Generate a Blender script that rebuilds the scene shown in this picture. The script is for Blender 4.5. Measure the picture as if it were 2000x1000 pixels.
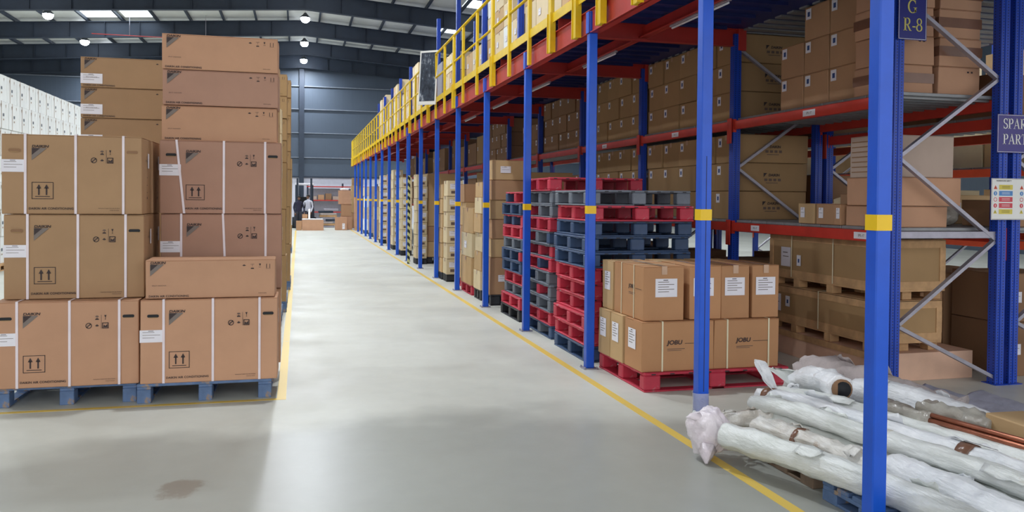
import bpy, math, random
from mathutils import Vector, Matrix, noise
from math import pi, sin, cos, radians
random.seed(7)
for o in list(bpy.data.objects): bpy.data.objects.remove(o)
scene = bpy.context.scene
COL = scene.collection

# ---------------------------------------------------------------- camera
F, CY, YAW, PITCH, ROLL, CAMH = 1596.0, 416.5, .2555, .0178, -.009, 1.6
def camera_axes():
    sy, cy, sp, cp = sin(YAW), cos(YAW), sin(PITCH), cos(PITCH)
    f = Vector((sy*cp, cy*cp, -sp)); r = Vector((cy, -sy, 0)); d = f.cross(r)
    cr, sr = cos(ROLL), sin(ROLL)
    return cr*r + sr*d, -sr*r + cr*d, f
r_, d_, f_ = camera_axes()
cam = bpy.data.cameras.new('camera'); cam_o = bpy.data.objects.new('camera', cam); COL.objects.link(cam_o)
m = Matrix.Identity(4)
for i in range(3):
    m[i][0] = r_[i]; m[i][1] = -d_[i]; m[i][2] = -f_[i]
m[0][3], m[1][3], m[2][3] = 0, 0, CAMH
cam_o.matrix_world = m
cam.sensor_width = 36; cam.lens = F/2000*36; cam.shift_y = -(500-CY)/2000
cam.clip_start = .05; cam.clip_end = 400
scene.camera = cam_o

# ---------------------------------------------------------------- world, lamps, exposure
scene.view_settings.view_transform = 'Standard'; scene.view_settings.look = 'None'
scene.view_settings.gamma = 1; scene.view_settings.use_curve_mapping = False
scene.view_settings.exposure = 0.26
w = bpy.data.worlds.new('World'); scene.world = w; w.use_nodes = True
bg = w.node_tree.nodes['Background']; bg.inputs[0].default_value = (.97, .98, 1, 1); bg.inputs[1].default_value = 1.4
LAMP_W = 225
LAMP_ROWS = [(.25, 9.4), (-9.9, 8.9), (10.2, 8.9)]
LAMP_Y = [8.6, 13.3, 19.2, 25.1, 31.1, 37.1, 43.0, 48.4]
try:
    scene.cycles.max_bounces = 7; scene.cycles.diffuse_bounces = 4; scene.cycles.use_denoising = True
    scene.cycles.sample_clamp_indirect = 6
except Exception: pass

# ---------------------------------------------------------------- helpers
def lin(c): return tuple(((v/255)/12.92 if v/255 <= .04045 else ((v/255+.055)/1.055)**2.4) for v in c)
class NT:
    def __init__(s, name):
        s.m = bpy.data.materials.new(name); s.m.use_nodes = True; s.t = s.m.node_tree
        s.b = s.t.nodes['Principled BSDF']; s.tc = None
    def n(s, typ, **k):
        nd = s.t.nodes.new(typ)
        for a, v in k.items(): setattr(nd, a, v)
        return nd
    def l(s, a, b): s.t.links.new(a, b)
    def co(s, kind='Object'):
        if not s.tc: s.tc = s.n('ShaderNodeTexCoord')
        return s.tc.outputs[kind]
    def noise(s, scale, detail=3, rough=.5, vec=None, scl=None):
        nd = s.n('ShaderNodeTexNoise'); nd.inputs['Scale'].default_value = scale
        nd.inputs['Detail'].default_value = detail; nd.inputs['Roughness'].default_value = rough
        v = vec or s.co()
        if scl:
            mp = s.n('ShaderNodeMapping'); mp.inputs['Scale'].default_value = scl; s.l(v, mp.inputs[0]); v = mp.outputs[0]
        s.l(v, nd.inputs['Vector']); return nd.outputs['Fac']
    def ramp(s, fac, stops):
        r = s.n('ShaderNodeValToRGB'); e = r.color_ramp.elements
        while len(e) < len(stops): e.new(.5)
        for el, (p, c) in zip(e, stops): el.position = p; el.color = (*c, 1) if len(c) == 3 else c
        s.l(fac, r.inputs[0]); return r.outputs[0]
    def mix(s, fac, a, b, mode='MIX'):
        x = s.n('ShaderNodeMix', data_type='RGBA', blend_type=mode)
        for sock, v in ((x.inputs[0], fac), (x.inputs[6], a), (x.inputs[7], b)):
            if hasattr(v, 'is_linked') or hasattr(v, 'links'): s.l(v, sock)
            elif isinstance(v, (int, float)): sock.default_value = v
            else: sock.default_value = (*v, 1) if len(v) == 3 else v
        return x.outputs[2]
    def math(s, op, a, b=None, c=None):
        x = s.n('ShaderNodeMath', operation=op)
        for i, v in enumerate((a, b, c)):
            if v is None: continue
            if hasattr(v, 'links'): s.l(v, x.inputs[i])
            else: x.inputs[i].default_value = v
        return x.outputs[0]
    def bump(s, h, strength=.3, dist=.01):
        b = s.n('ShaderNodeBump'); b.inputs['Strength'].default_value = strength; b.inputs['Distance'].default_value = dist
        s.l(h, b.inputs['Height']); s.l(b.outputs[0], s.b.inputs['Normal'])
def M(name, c, rough=.5, metal=0, var=.12, scale=6, bump=0, bscale=60, bdist=.003, dirt=None, rnd=0, spec=None):
    """painted / printed surface: base colour with soft mottling, optional wear patches and surface bump"""
    k = NT(name); c = lin(c)
    f = k.noise(scale, 4, .6)
    dk = tuple(v*(1-var) for v in c); lt = tuple(min(1, v*(1+var)) for v in c)
    out = k.ramp(f, [(.3, dk), (.7, lt)])
    if dirt:
        g = k.noise(dirt[1], 6, .65); g = k.ramp(g, [(dirt[2], (0, 0, 0)), (dirt[2]+.08, (1, 1, 1))])
        out = k.mix(g, out, lin(dirt[0]))
    if rnd:
        oi = k.n('ShaderNodeObjectInfo'); v = k.math('MULTIPLY_ADD', oi.outputs['Random'], 2*rnd, 1-rnd)
        cc = k.n('ShaderNodeCombineColor')
        for i in range(3): k.l(v, cc.inputs[i])
        out = k.mix(1.0, out, cc.outputs[0], 'MULTIPLY')
    k.l(out, k.b.inputs['Base Color']); k.b.inputs['Roughness'].default_value = rough; k.b.inputs['Metallic'].default_value = metal
    if spec is not None: k.b.inputs['Specular IOR Level'].default_value = spec
    if bump: k.bump(k.noise(bscale, 3, .6), bump, bdist)
    return k.m
MT = {}
def carton_mat(name, c, rnd=.07): MT[name] = M(name, c, .72, 0, .05, 3, .08, 40, .003, rnd=rnd, spec=.25)
carton_mat('carton_orange', (198, 154, 124)); carton_mat('carton_brown', (186, 146, 112)); carton_mat('carton_tan', (205, 172, 128))
carton_mat('carton_pale', (226, 208, 172)); carton_mat('carton_dull', (172, 140, 100)); carton_mat('carton_amber', (192, 144, 104)); carton_mat('carton_rose', (182, 142, 122)); carton_mat('carton_ochre', (176, 142, 108)); carton_mat('carton_grey', (186, 166, 152))
carton_mat('carton_white', (240, 244, 244), .03); carton_mat('carton_umber', (150, 116, 88))
MT['ink'] = M('ink', (62, 50, 50), .7, var=.1)
MT['ink_soft'] = M('ink_soft', (112, 92, 82), .7, var=.1)
MT['ink_grey'] = M('ink_grey', (126, 116, 110), .7, var=.1)
MT['ink_blue'] = M('ink_blue', (50, 80, 140), .6, var=.1)
MT['paper'] = M('paper', (240, 238, 246), .6, var=.03)
MT['strap_white'] = M('strap_white', (238, 226, 232), .4, var=.05)
MT['strap_cream'] = M('strap_cream', (232, 222, 190), .45, var=.05)
MT['tape_brown'] = M('tape_brown', (128, 92, 74), .25, var=.1)
MT['tape_clear'] = M('tape_clear', (206, 170, 142), .15, var=.06)
MT['blue'] = M('blue_paint', (22, 90, 214), .32, var=.1, scale=3, bump=.03, bscale=20)
MT['blue_dark'] = M('blue_dark_paint', (30, 42, 104), .5, var=.15, scale=3)
MT['red'] = M('red_paint', (186, 52, 46), .42, var=.1, scale=4, dirt=((160, 110, 100), 9, .72))
MT['rack_red'] = M('rack_red_paint', (208, 60, 46), .42, var=.1, scale=4)
MT['orange_red'] = M('orange_red_paint', (226, 86, 52), .4, var=.08)
MT['yellow'] = M('yellow_paint', (238, 200, 20), .4, var=.1, scale=5, dirt=((190, 150, 40), 7, .68))
MT['yellow_tape'] = M('yellow_tape', (248, 204, 30), .35, var=.04)
MT['galv'] = M('galvanised_steel', (168, 166, 178), .42, .45, .1, 14)
MT['galv_deck'] = M('galvanised_deck', (150, 152, 154), .5, .35, .12, 8)
MT['steel_dark'] = M('dark_steel', (46, 56, 72), .6, .1, .12, 2)
MT['pal_red'] = M('pallet_red', (202, 58, 80), .5, var=.16, scale=5, dirt=((196, 140, 144), 9, .6), rnd=.12)
MT['pal_blue'] = M('pallet_blue', (62, 86, 122), .5, var=.16, scale=5, dirt=((140, 146, 156), 8, .62), rnd=.15)
MT['pal_grey'] = M('pallet_grey', (116, 124, 136), .55, var=.16, scale=6, dirt=((164, 132, 130), 8, .62), rnd=.15)
MT['pal_black'] = M('pallet_black', (44, 46, 52), .5, var=.15)
MT['pal_bluewood'] = M('pallet_painted_wood', (96, 122, 162), .7, var=.2, scale=9, bump=.3, bscale=50, dirt=((160, 140, 122), 11, .56))
MT['wood'] = M('rough_wood', (200, 160, 116), .8, var=.2, scale=7, bump=.3, bscale=45)
MT['wood_dark'] = M('weathered_wood', (128, 108, 90), .85, var=.25, scale=8, bump=.3, bscale=45)
MT['plywood'] = M('plywood', (226, 186, 160), .7, var=.1, scale=3, dirt=((178, 130, 104), 6, .68))
MT['white_print'] = M('white_print', (240, 240, 236), .5, var=.02)
MT['gold_print'] = M('gold_print', (214, 204, 110), .5, var=.03)
MT['sign_blue'] = M('sign_blue', (38, 42, 128), .3, var=.05)
MT['sign_violet'] = M('sign_violet', (58, 46, 132), .3, var=.05)
MT['sign_red'] = M('sign_red', (214, 70, 84), .4, var=.03); MT['sign_sky'] = M('sign_sky', (80, 140, 204), .4, var=.03)
MT['sign_yellow'] = M('sign_yellow', (222, 204, 84), .4, var=.03)
MT['rubber'] = M('black_rubber', (30, 32, 36), .7, var=.1)
MT['lamp_body'] = M('lamp_body', (70, 76, 84), .5, .3)
MT['copper'] = M('copper_tube', (176, 110, 84), .3, .6, .15, 12)
MT['foam_grey'] = M('foam_grey', (168, 168, 184), .85, var=.12, scale=10, bump=.4, bscale=18, bdist=.02)
MT['mesh_sack'] = M('mesh_sack', (196, 184, 182), .8, var=.12, scale=12, bump=.5, bscale=60, bdist=.01)
MT['skin'] = M('skin', (120, 84, 66), .6); MT['hair'] = M('hair', (26, 22, 22), .7)
MT['cloth_dark'] = M('cloth_dark', (44, 44, 66), .85); MT['cloth_pale'] = M('cloth_pale', (206, 208, 222), .85)
MT['trousers'] = M('trousers', (54, 56, 66), .85)
def film(name, c, c2, dirtc=(190, 164, 132), th=.63, rough=.28, bs=14):
    k = NT(name)
    a = k.noise(5, 5, .6); out = k.ramp(a, [(.3, lin(c2)), (.62, lin(c))])
    g = k.ramp(k.noise(4.2, 6, .7), [(th, (0, 0, 0)), (th+.1, (1, 1, 1))]); out = k.mix(g, out, lin(dirtc))
    k.l(out, k.b.inputs['Base Color']); k.b.inputs['Roughness'].default_value = rough
    k.b.inputs['Subsurface Weight'].default_value = 0
    n1 = k.noise(bs, 6, .65, scl=(1, .22, 1)); n2 = k.noise(bs*.5, 3, .6, scl=(1.6, .12, 1.6)); k.bump(k.math('ADD', n1, k.math('ABSOLUTE', k.math('SUBTRACT', n2, .5))), .6, .03)
    return k.m
MT['film_white'] = film('film_white', (250, 251, 253), (228, 232, 236), th=.68); MT['film_mint'] = film('film_mint', (242, 245, 242), (222, 226, 220), (196, 180, 150), .62)
MT['film_dirty'] = film('film_dirty', (240, 238, 232), (216, 208, 196), (186, 152, 120), .6); MT['film_bag'] = film('film_bag', (252, 244, 248), (238, 226, 234), th=.9, bs=9)
MT['film_clear'] = film('film_clear', (196, 192, 182), (150, 140, 128), (120, 100, 84), .62, .15, 10)
def em(name, c, s):
    k = NT(name); k.b.inputs['Base Color'].default_value = (*c, 1); k.b.inputs['Emission Color'].default_value = (*c, 1); k.b.inputs['Emission Strength'].default_value = s; return k.m
MT['lamp'] = em('lamp_lens', (.86, .93, 1), 60); MT['skylight'] = em('skylight_sheet', (.85, .95, 1), 3.2); MT['torch'] = em('work_lamp', (1, 1, 1), 4)
def floor_mat():
    k = NT('concrete_floor')
    a = k.noise(.32, 6, .62); b = k.noise(6, 6, .6); c = k.noise(60, 2, .5)
    out = k.ramp(a, [(.3, lin(FLOOR_A)), (.7, lin(FLOOR_B))])
    out = k.mix(k.ramp(b, [(.3, (.95,)*3), (.65, (1.0,)*3)]), (0, 0, 0), out, 'MIX')
    g = k.ramp(k.noise(.8, 3, .55, scl=(1, .45, 1)), [(.45, (0, 0, 0)), (.8, (.5, .5, .5))]); out = k.mix(g, out, lin((176, 176, 168)))
    # foreground shade painted into the concrete colour, ragged outline; surface also shinier there
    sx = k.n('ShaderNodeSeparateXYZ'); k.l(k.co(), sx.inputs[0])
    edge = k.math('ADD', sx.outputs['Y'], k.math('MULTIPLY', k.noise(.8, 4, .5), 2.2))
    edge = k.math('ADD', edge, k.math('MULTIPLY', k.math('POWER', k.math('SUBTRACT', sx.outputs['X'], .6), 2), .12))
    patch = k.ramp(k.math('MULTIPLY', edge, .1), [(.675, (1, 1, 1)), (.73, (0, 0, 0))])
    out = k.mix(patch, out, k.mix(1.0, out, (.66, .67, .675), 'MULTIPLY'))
    # brown spill
    st = k.n('ShaderNodeMapping'); st.inputs['Location'].default_value = (.62, -4.75, 0); k.l(k.co(), st.inputs[0])
    gl = k.n('ShaderNodeVectorMath', operation='LENGTH'); k.l(st.outputs[0], gl.inputs[0])
    sp = k.math('MULTIPLY_ADD', k.noise(9, 4, .6), .3, gl.outputs['Value']); sp = k.ramp(sp, [(.24, (.55,)*3), (.3, (0, 0, 0))])
    out = k.mix(sp, out, lin((128, 112, 98)))
    k.l(out, k.b.inputs['Base Color'])
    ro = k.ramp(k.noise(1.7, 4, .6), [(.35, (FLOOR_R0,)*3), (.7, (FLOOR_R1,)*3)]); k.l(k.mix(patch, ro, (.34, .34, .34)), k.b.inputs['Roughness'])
    k.b.inputs['Specular IOR Level'].default_value = .38
    k.bump(k.math('ADD', k.noise(9, 4, .5), k.math('MULTIPLY', c, .15)), .12, .004)
    return k.m
FLOOR_A, FLOOR_B, FLOOR_R0, FLOOR_R1 = (204, 204, 194), (216, 218, 210), .38, .56
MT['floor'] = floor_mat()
def sheet_mat(name, c, axis, period, var=.05, strength=.5):
    """corrugated metal sheet: ribs along one direction"""
    k = NT(name); c = lin(c); f = k.noise(.6, 4, .6); out = k.ramp(f, [(.3, tuple(v*(1-var) for v in c)), (.7, tuple(v*(1+var) for v in c))])
    k.l(out, k.b.inputs['Base Color']); k.b.inputs['Roughness'].default_value = .55
    sx = k.n('ShaderNodeSeparateXYZ'); k.l(k.co(), sx.inputs[0])
    s = k.math('SINE', k.math('MULTIPLY', sx.outputs[axis], 2*pi/period)); s = k.math('GREATER_THAN', s, .6); k.bump(s, strength, .03)
    return k.m
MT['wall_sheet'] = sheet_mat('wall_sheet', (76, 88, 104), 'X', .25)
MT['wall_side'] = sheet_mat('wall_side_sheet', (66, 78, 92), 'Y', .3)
MT['roof_sheet'] = sheet_mat('roof_sheet', (214, 216, 212), 'Y', .35, .12)
MT['plaster'] = M('white_plaster', (214, 214, 226), .8, var=.05, dirt=((170, 172, 184), 1.2, .66))
def rack_mat(name, c):
    k = NT(name); c = lin(c); f = k.noise(4, 3); out = k.ramp(f, [(.3, tuple(v*.88 for v in c)), (.7, tuple(v*1.1 for v in c))])
    sx = k.n('ShaderNodeSeparateXYZ'); k.l(k.co(), sx.inputs[0])
    zz = k.math('SUBTRACT', k.math('PINGPONG', sx.outputs['Z'], .025), .0125)
    ge = k.n('ShaderNodeNewGeometry'); sn = k.n('ShaderNodeSeparateXYZ'); k.l(k.co('Normal'), sn.inputs[0])
    tot = None
    for ax, na in (('X', 'Y'), ('Y', 'X')):
        u = k.math('SUBTRACT', k.math('ABSOLUTE', sx.outputs[ax]), .024)
        d = k.math('ADD', k.math('MULTIPLY', u, u), k.math('MULTIPLY', zz, zz)); d = k.math('LESS_THAN', d, .0055**2)
        d = k.math('MULTIPLY', d, k.math('ABSOLUTE', sn.outputs[na])); tot = d if tot is None else k.math('MAXIMUM', tot, d)
    out = k.mix(tot, out, (.012, .014, .03)); k.l(out, k.b.inputs['Base Color']); k.b.inputs['Roughness'].default_value = .38
    return k.m
MT['rack_blue'] = rack_mat('rack_blue', (28, 72, 186))
def hazard_mat():
    k = NT('hazard_stripe'); sx = k.n('ShaderNodeSeparateXYZ'); k.l(k.co(), sx.inputs[0])
    v = k.math('ADD', k.math('ADD', sx.outputs['Z'], sx.outputs['X']), sx.outputs['Y']); s = k.math('GREATER_THAN', k.math('SINE', k.math('MULTIPLY', v, 2*pi/.16)), 0)
    k.l(k.mix(s, lin((26, 44, 38)), lin((214, 216, 150))), k.b.inputs['Base Color']); k.b.inputs['Roughness'].default_value = .5; return k.m
MT['hazard'] = hazard_mat()

class MB:
    """collects shapes and links them as one mesh object"""
    def __init__(s): s.v = []; s.f = []; s.mi = []; s.sm = []; s.mats = []
    def mid(s, mat):
        mat = MT[mat] if isinstance(mat, str) else mat
        if mat not in s.mats: s.mats.append(mat)
        return s.mats.index(mat)
    def add(s, v, f, mat, smooth=False):
        o = len(s.v); s.v += [tuple(p) for p in v]; i = s.mid(mat)
        for q in f: s.f.append(tuple(o+k for k in q)); s.mi.append(i); s.sm.append(smooth)
        return s
    def box(s, x0, x1, y0, y1, z0, z1, mat, b=0, T=None):
        if b <= 0:
            v = [(x, y, z) for x in (x0, x1) for y in (y0, y1) for z in (z0, z1)]
            f = [(0, 1, 3, 2), (4, 6, 7, 5), (0, 4, 5, 1), (2, 3, 7, 6), (0, 2, 6, 4), (1, 5, 7, 3)]
        else:
            v = []; idx = {}
            X, Y, Z = (x0, x1), (y0, y1), (z0, z1)
            for a in (0, 1):
                for c in (0, 1):
                    for e in (0, 1):
                        sg = (1 if a == 0 else -1, 1 if c == 0 else -1, 1 if e == 0 else -1); P = (X[a], Y[c], Z[e])
                        for k in range(3):  # k = axis of the face this vertex lies on
                            idx[(a, c, e, k)] = len(v); v.append(tuple(P[j] + (0 if j == k else b*sg[j]) for j in range(3)))
            f = []
            for k in range(3):
                for sd in (0, 1):
                    q = []
                    for (p, r) in ((0, 0), (1, 0), (1, 1), (0, 1)):
                        t = [0, 0, 0]; t[k] = sd; o = [j for j in range(3) if j != k]; t[o[0]] = p; t[o[1]] = r; q.append(idx[(*t, k)])
                    if (sd == 0) != (k == 1): q.reverse()
                    f.append(tuple(q))
            for k in range(3):     # edges parallel to axis k
                i, j = [q for q in range(3) if q != k]
                for p in (0, 1):
                    for r in (0, 1):
                        t0 = [0]*3; t1 = [0]*3; t0[i] = t1[i] = p; t0[j] = t1[j] = r; t1[k] = 1
                        q = [idx[(*t0, i)], idx[(*t1, i)], idx[(*t1, j)], idx[(*t0, j)]]
                        n = (Vector(v[q[1]])-Vector(v[q[0]])).cross(Vector(v[q[3]])-Vector(v[q[0]])); out = Vector([0, 0, 0]); out[i] = 1 if p else -1; out[j] = 1 if r else -1
                        if n.dot(out) < 0: q.reverse()
                        f.append(tuple(q))
            for a in (0, 1):
                for c in (0, 1):
                    for e in (0, 1):
                        q = [idx[(a, c, e, 0)], idx[(a, c, e, 1)], idx[(a, c, e, 2)]]
                        if ((a+c+e) % 2 == 0): q.reverse()
                        f.append(tuple(q))
        if T: v = [tuple(T @ Vector(p)) for p in v]
        return s.add(v, f, mat)
    def bar(s, p, q, wx, wz, mat, up=(0, 0, 1)):
        """rectangular bar from p to q"""
        p, q = Vector(p), Vector(q); d = (q-p).normalized(); u = Vector(up)
        if abs(d.dot(u)) > .99: u = Vector((0, 1, 0))
        a = d.cross(u).normalized()*wx/2; b = a.cross(d).normalized()*wz/2
        v = [P+i*a+j*b for P in (p, q) for i, j in ((-1, -1), (1, -1), (1, 1), (-1, 1))]
        return s.add(v, [(0, 1, 2, 3), (7, 6, 5, 4), (0, 4, 5, 1), (1, 5, 6, 2), (2, 6, 7, 3), (3, 7, 4, 0)], mat)
    def tube(s, pts, rad, mat, seg=12, cap=True, wob=0, seed=0, smooth=True):
        pts = [Vector(p) for p in pts]; n = len(pts); rad = rad if isinstance(rad, (list, tuple)) else [rad]*n
        v = []; f = []; up = Vector((0, 0, 1))
        for i, p in enumerate(pts):
            d = (pts[min(i+1, n-1)]-pts[max(i-1, 0)]).normalized(); u = up if abs(d.dot(up)) < .95 else Vector((1, 0, 0))
            a = d.cross(u).normalized(); b = a.cross(d).normalized()
            for j in range(seg):
                t = 2*pi*j/seg; dr = a*cos(t)+b*sin(t); rr = rad[i]
                if wob: rr *= 1+wob*noise.noise(p*7+dr*2.2+Vector((seed, 0, 0)))+.4*wob*noise.noise(p*22+dr*5+Vector((seed, 3, 0)))
                v.append(p+dr*rr)
        for i in range(n-1):
            for j in range(seg): f.append((i*seg+j, i*seg+(j+1) % seg, (i+1)*seg+(j+1) % seg, (i+1)*seg+j))
        if cap: f.append(tuple(range(seg-1, -1, -1))); f.append(tuple((n-1)*seg+j for j in range(seg)))
        return s.add(v, f, mat, smooth)
    def cyl(s, c, r, z0, z1, mat, seg=16, r2=None):
        x, y = c; return s.tube([(x, y, z0), (x, y, z1)], [r, r if r2 is None else r2], mat, seg)
    def poly(s, pts, mat): return s.add(pts, [tuple(range(len(pts)))], mat)
    def prism(s, prof, y0, y1, mat):
        """profile in x,z extruded along y"""
        n = len(prof); v = [(x, y0, z) for x, z in prof]+[(x, y1, z) for x, z in prof]
        f = [tuple(range(n)), tuple(range(2*n-1, n-1, -1))]+[((i+1) % n, i, n+i, n+(i+1) % n) for i in range(n)]
        return s.add(v, f, mat)
    def blob(s, c, r, mat, seed=0, amp=.3, fq=1.6, sub=3, sc=(1, 1, 1), flat=None):
        import bmesh
        bm = bmesh.new(); bmesh.ops.create_icosphere(bm, subdivisions=sub, radius=1); v = []
        for q in bm.verts:
            p = q.co.normalized(); nn = noise.noise(p*fq+Vector((seed, 0, 0)))+.5*noise.noise(p*fq*2.7+Vector((seed, 1, 0)))+.3*abs(noise.noise(p*fq*6+Vector((seed, 2, 0))))
            k = r*(1+amp*nn); P = Vector((p.x*k*sc[0]+c[0], p.y*k*sc[1]+c[1], p.z*k*sc[2]+c[2]))
            if flat is not None and P.z < flat: P.z = flat
            v.append(P)
        f = [tuple(x.index for x in t.verts) for t in bm.faces]; bm.free(); return s.add(v, f, mat, True)
    def data(s, name):
        me = bpy.data.meshes.new(name); me.from_pydata(s.v, [], s.f)
        for mt in s.mats: me.materials.append(mt)
        me.polygons.foreach_set('material_index', s.mi); me.polygons.foreach_set('use_smooth', s.sm); me.update(); return me
    def build(s, name, parent=None, loc=(0, 0, 0), rz=0): return put(name, s.data(name), parent, loc, rz)
def put(name, data, parent=None, loc=(0, 0, 0), rz=0):
    o = bpy.data.objects.new(name, data); COL.objects.link(o); o.parent = parent; o.location = loc; o.rotation_euler = (0, 0, rz); return o
def tag(o, label, cat, group=None, kind=None):
    o['label'] = label; o['category'] = cat
    if group: o['group'] = group
    if kind or any(q in o.name for q in ('beam', 'column', 'line', 'deck', 'rack', 'post')): o['kind'] = kind or 'thing'
    return o
def struct(o, label, cat=None):
    o['kind'] = 'structure'; o['label'] = label; o['category'] = cat or o.name.split('_')[0]; return o
def empty(name, loc=(0, 0, 0), rz=0): return put(name, None, None, loc, rz)
def sub(o, label): o['label'] = label; return o
ORD = ['bottom', 'second', 'third', 'fourth', 'fifth', 'sixth', 'seventh', 'eighth', 'ninth', 'tenth', 'eleventh', 'twelfth', 'thirteenth', 'fourteenth', 'fifteenth', 'sixteenth', 'seventeenth', 'eighteenth']
NTH = ['first'] + ORD[1:] + ['nineteenth', 'twentieth']
def lvl(i, n): return 'topmost' if i == n-1 else ('bottom' if i == 0 else NTH[i]+' from the bottom')
_tc = {}
def text_geo(txt, size, bold=0.0, spacing=1.0):
    key = (txt, size, bold, spacing)
    if key not in _tc:
        cu = bpy.data.curves.new('lettering', 'FONT'); cu.body = txt; cu.size = size; cu.offset = bold; cu.align_x = 'CENTER'; cu.align_y = 'CENTER'; cu.resolution_u = 3; cu.space_character = spacing
        ob = bpy.data.objects.new('lettering', cu); COL.objects.link(ob); bpy.context.view_layer.update()
        me = bpy.data.meshes.new_from_object(ob.evaluated_get(bpy.context.evaluated_depsgraph_get()))
        _tc[key] = ([tuple(v.co) for v in me.vertices], [tuple(p.vertices) for p in me.polygons])
        bpy.data.objects.remove(ob); bpy.data.curves.remove(cu); bpy.data.meshes.remove(me)
    return _tc[key]
class Decal(MB):
    """flat marks printed on a face; (u, v) in the face's plane, eps is its small offset"""
    def __init__(s, face='-y', at=0.0, eps=.0012):
        super().__init__(); s.face = face; s.at = at; s.eps = eps
    def P(s, u, v, e=0):
        e = s.eps+e
        return {'-y': (u, s.at-e, v), '-x': (s.at-e, -u, v), '+x': (s.at+e, u, v), '+z': (u, v, s.at+e)}[s.face]
    def pl(s, pts, mat, e=0): return s.add([s.P(u, v, e) for u, v in pts], [tuple(range(len(pts)))], mat)
    def rect(s, u0, u1, v0, v1, mat, e=0): return s.pl([(u0, v0), (u1, v0), (u1, v1), (u0, v1)], mat, e)
    def frame(s, u0, u1, v0, v1, t, mat):
        s.rect(u0, u1, v0, v0+t, mat); s.rect(u0, u1, v1-t, v1, mat); s.rect(u0, u0+t, v0, v1, mat); return s.rect(u1-t, u1, v0, v1, mat)
    def ring(s, u, v, r, t, mat, n=14):
        for i in range(n):
            a, b = 2*pi*i/n, 2*pi*(i+1)/n; s.pl([(u+r*cos(a), v+r*sin(a)), (u+r*cos(b), v+r*sin(b)), (u+(r-t)*cos(b), v+(r-t)*sin(b)), (u+(r-t)*cos(a), v+(r-t)*sin(a))], mat)
    def text(s, txt, u, v, size, mat, bold=0, e=0, sx=1, sp=1.0, shear=0):
        vv, ff = text_geo(txt, size, bold, sp); return s.add([s.P(u+x*sx+y*shear, v+y, e) for x, y, _ in vv], ff, mat)
# ---------------------------------------------------------------- cartons and pallets
_cc = {}
def carton_data(w, d, h, mat, seam='x', seed=0):
    key = (round(w, 3), round(d, 3), round(h, 3), mat, seam, seed % 3)
    if key not in _cc:
        rnd = random.Random(hash(key) & 0xffff if False else int(w*1000+d*100+h*10)+seed % 3); b = MB(); t = .004
        b.box(-w/2, w/2, -d/2, d/2, 0, h-t, mat, .005)
        if seam == 'x': b.box(-w/2, w/2, -d/2, -.003, h-t, h, mat, .0015).box(-w/2, w/2, .003, d/2, h-t, h, mat, .0015)
        else: b.box(-w/2, -.003, -d/2, d/2, h-t, h, mat, .0015).box(.003, w/2, -d/2, d/2, h-t, h, mat, .0015)
        j = .004; offs = [(rnd.uniform(-j, j), rnd.uniform(-j, j), rnd.uniform(-j, 0)) for _ in range(8)]
        def warp(p):
            i = (p[0] > 0)*4+(p[1] > 0)*2+(p[2] > h/2); o = offs[i]; return (p[0]+o[0], p[1]+o[1], p[2]+(o[2] if p[2] > h/2 else 0))
        b.v = [warp(p) for p in b.v]
        _cc[key] = b.data('carton')
    return _cc[key]
def carton(label, dims, mat, loc, group=None, cat='box', rz=0, parts=(), name='cardboard_box', seam='x', seed=0):
    w, d, h = dims
    o = put(name, carton_data(w, d, h, mat, seam, seed), None, loc, rz); tag(o, label, cat, group)
    for pn, key, fn, lb in parts:
        kk = (pn, key, round(w, 3), round(d, 3), round(h, 3))
        if kk not in _cc: _cc[kk] = fn(w, d, h).data(pn)
        c = put(pn, _cc[kk], o)
        if lb: c['label'] = lb
    return o
def strap_part(fr, mat='strap_white', wid=.018, axis='x', lean=0):
    """a flat band looped round the carton at fraction fr of its width"""
    def fn(w, d, h):
        b = MB(); e = .0022; t = .0012
        if axis == 'x':
            x = -w/2+fr*w; a = x-wid/2; c = x+wid/2
            def q(y0, y1, z0, z1):
                v = [(xx+lean*(z-h/2), y, z) for xx in (a, c) for y in (y0, y1) for z in (z0, z1)]
                b.add(v, [(0, 1, 3, 2), (4, 6, 7, 5), (0, 4, 5, 1), (2, 3, 7, 6), (0, 2, 6, 4), (1, 5, 7, 3)], mat)
            q(-d/2-e-t-.004, -d/2-.004, .001, h+e); q(d/2+.004, d/2+.004+e, .001, h+e); q(-d/2-e-.004, d/2+.004+e, h+.0005, h+e)
        else:
            y = -d/2+fr*d
            b.box(-w/2-.007, -w/2-.004, y-wid/2, y+wid/2, .001, h+e, mat); b.box(w/2+.004, w/2+.007, y-wid/2, y+wid/2, .001, h+e, mat); b.box(-w/2-.006, w/2+.006, y-wid/2, y+wid/2, h+.0005, h+e, mat)
        return b
    return ('strap', ('s', fr, mat, wid, axis, lean), fn, None)
def label_part(u0, v0, lw, lh, face='-y', lines=4, dark=True, pn='shipping_label', mark=None, key=None):
    """paper label; u0, v0 its lower left corner measured from the face's lower left"""
    def fn(w, d, h):
        W = w if face[1] == 'y' else d
        D = Decal(face, {'-y': -d/2-.004, '-x': -w/2-.004, '+x': w/2+.004}[face], .0008)
        a, c = -W/2+u0, v0; D.rect(a, a+lw, c, c+lh, 'paper')
        if mark == 'blue': D.rect(a+lw*.3, a+lw*.75, c+lh*.25, c+lh*.7, 'ink_blue', .0006)
        else:
            for i in range(lines):
                D.rect(a+lw*.12, a+lw*(.86 if i % 2 else .62), c+lh*(.8-.66*i/max(1, lines)), c+lh*(.8-.66*i/max(1, lines))+lh*.035, 'ink_grey', .0006)
            if dark: D.rect(a+lw*.36, a+lw*.58, c+lh*.9, c+lh*.94, 'ink', .0006)
        return D
    return (pn, ('l', u0, v0, lw, lh, face, lines, dark, mark), fn, None)
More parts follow.
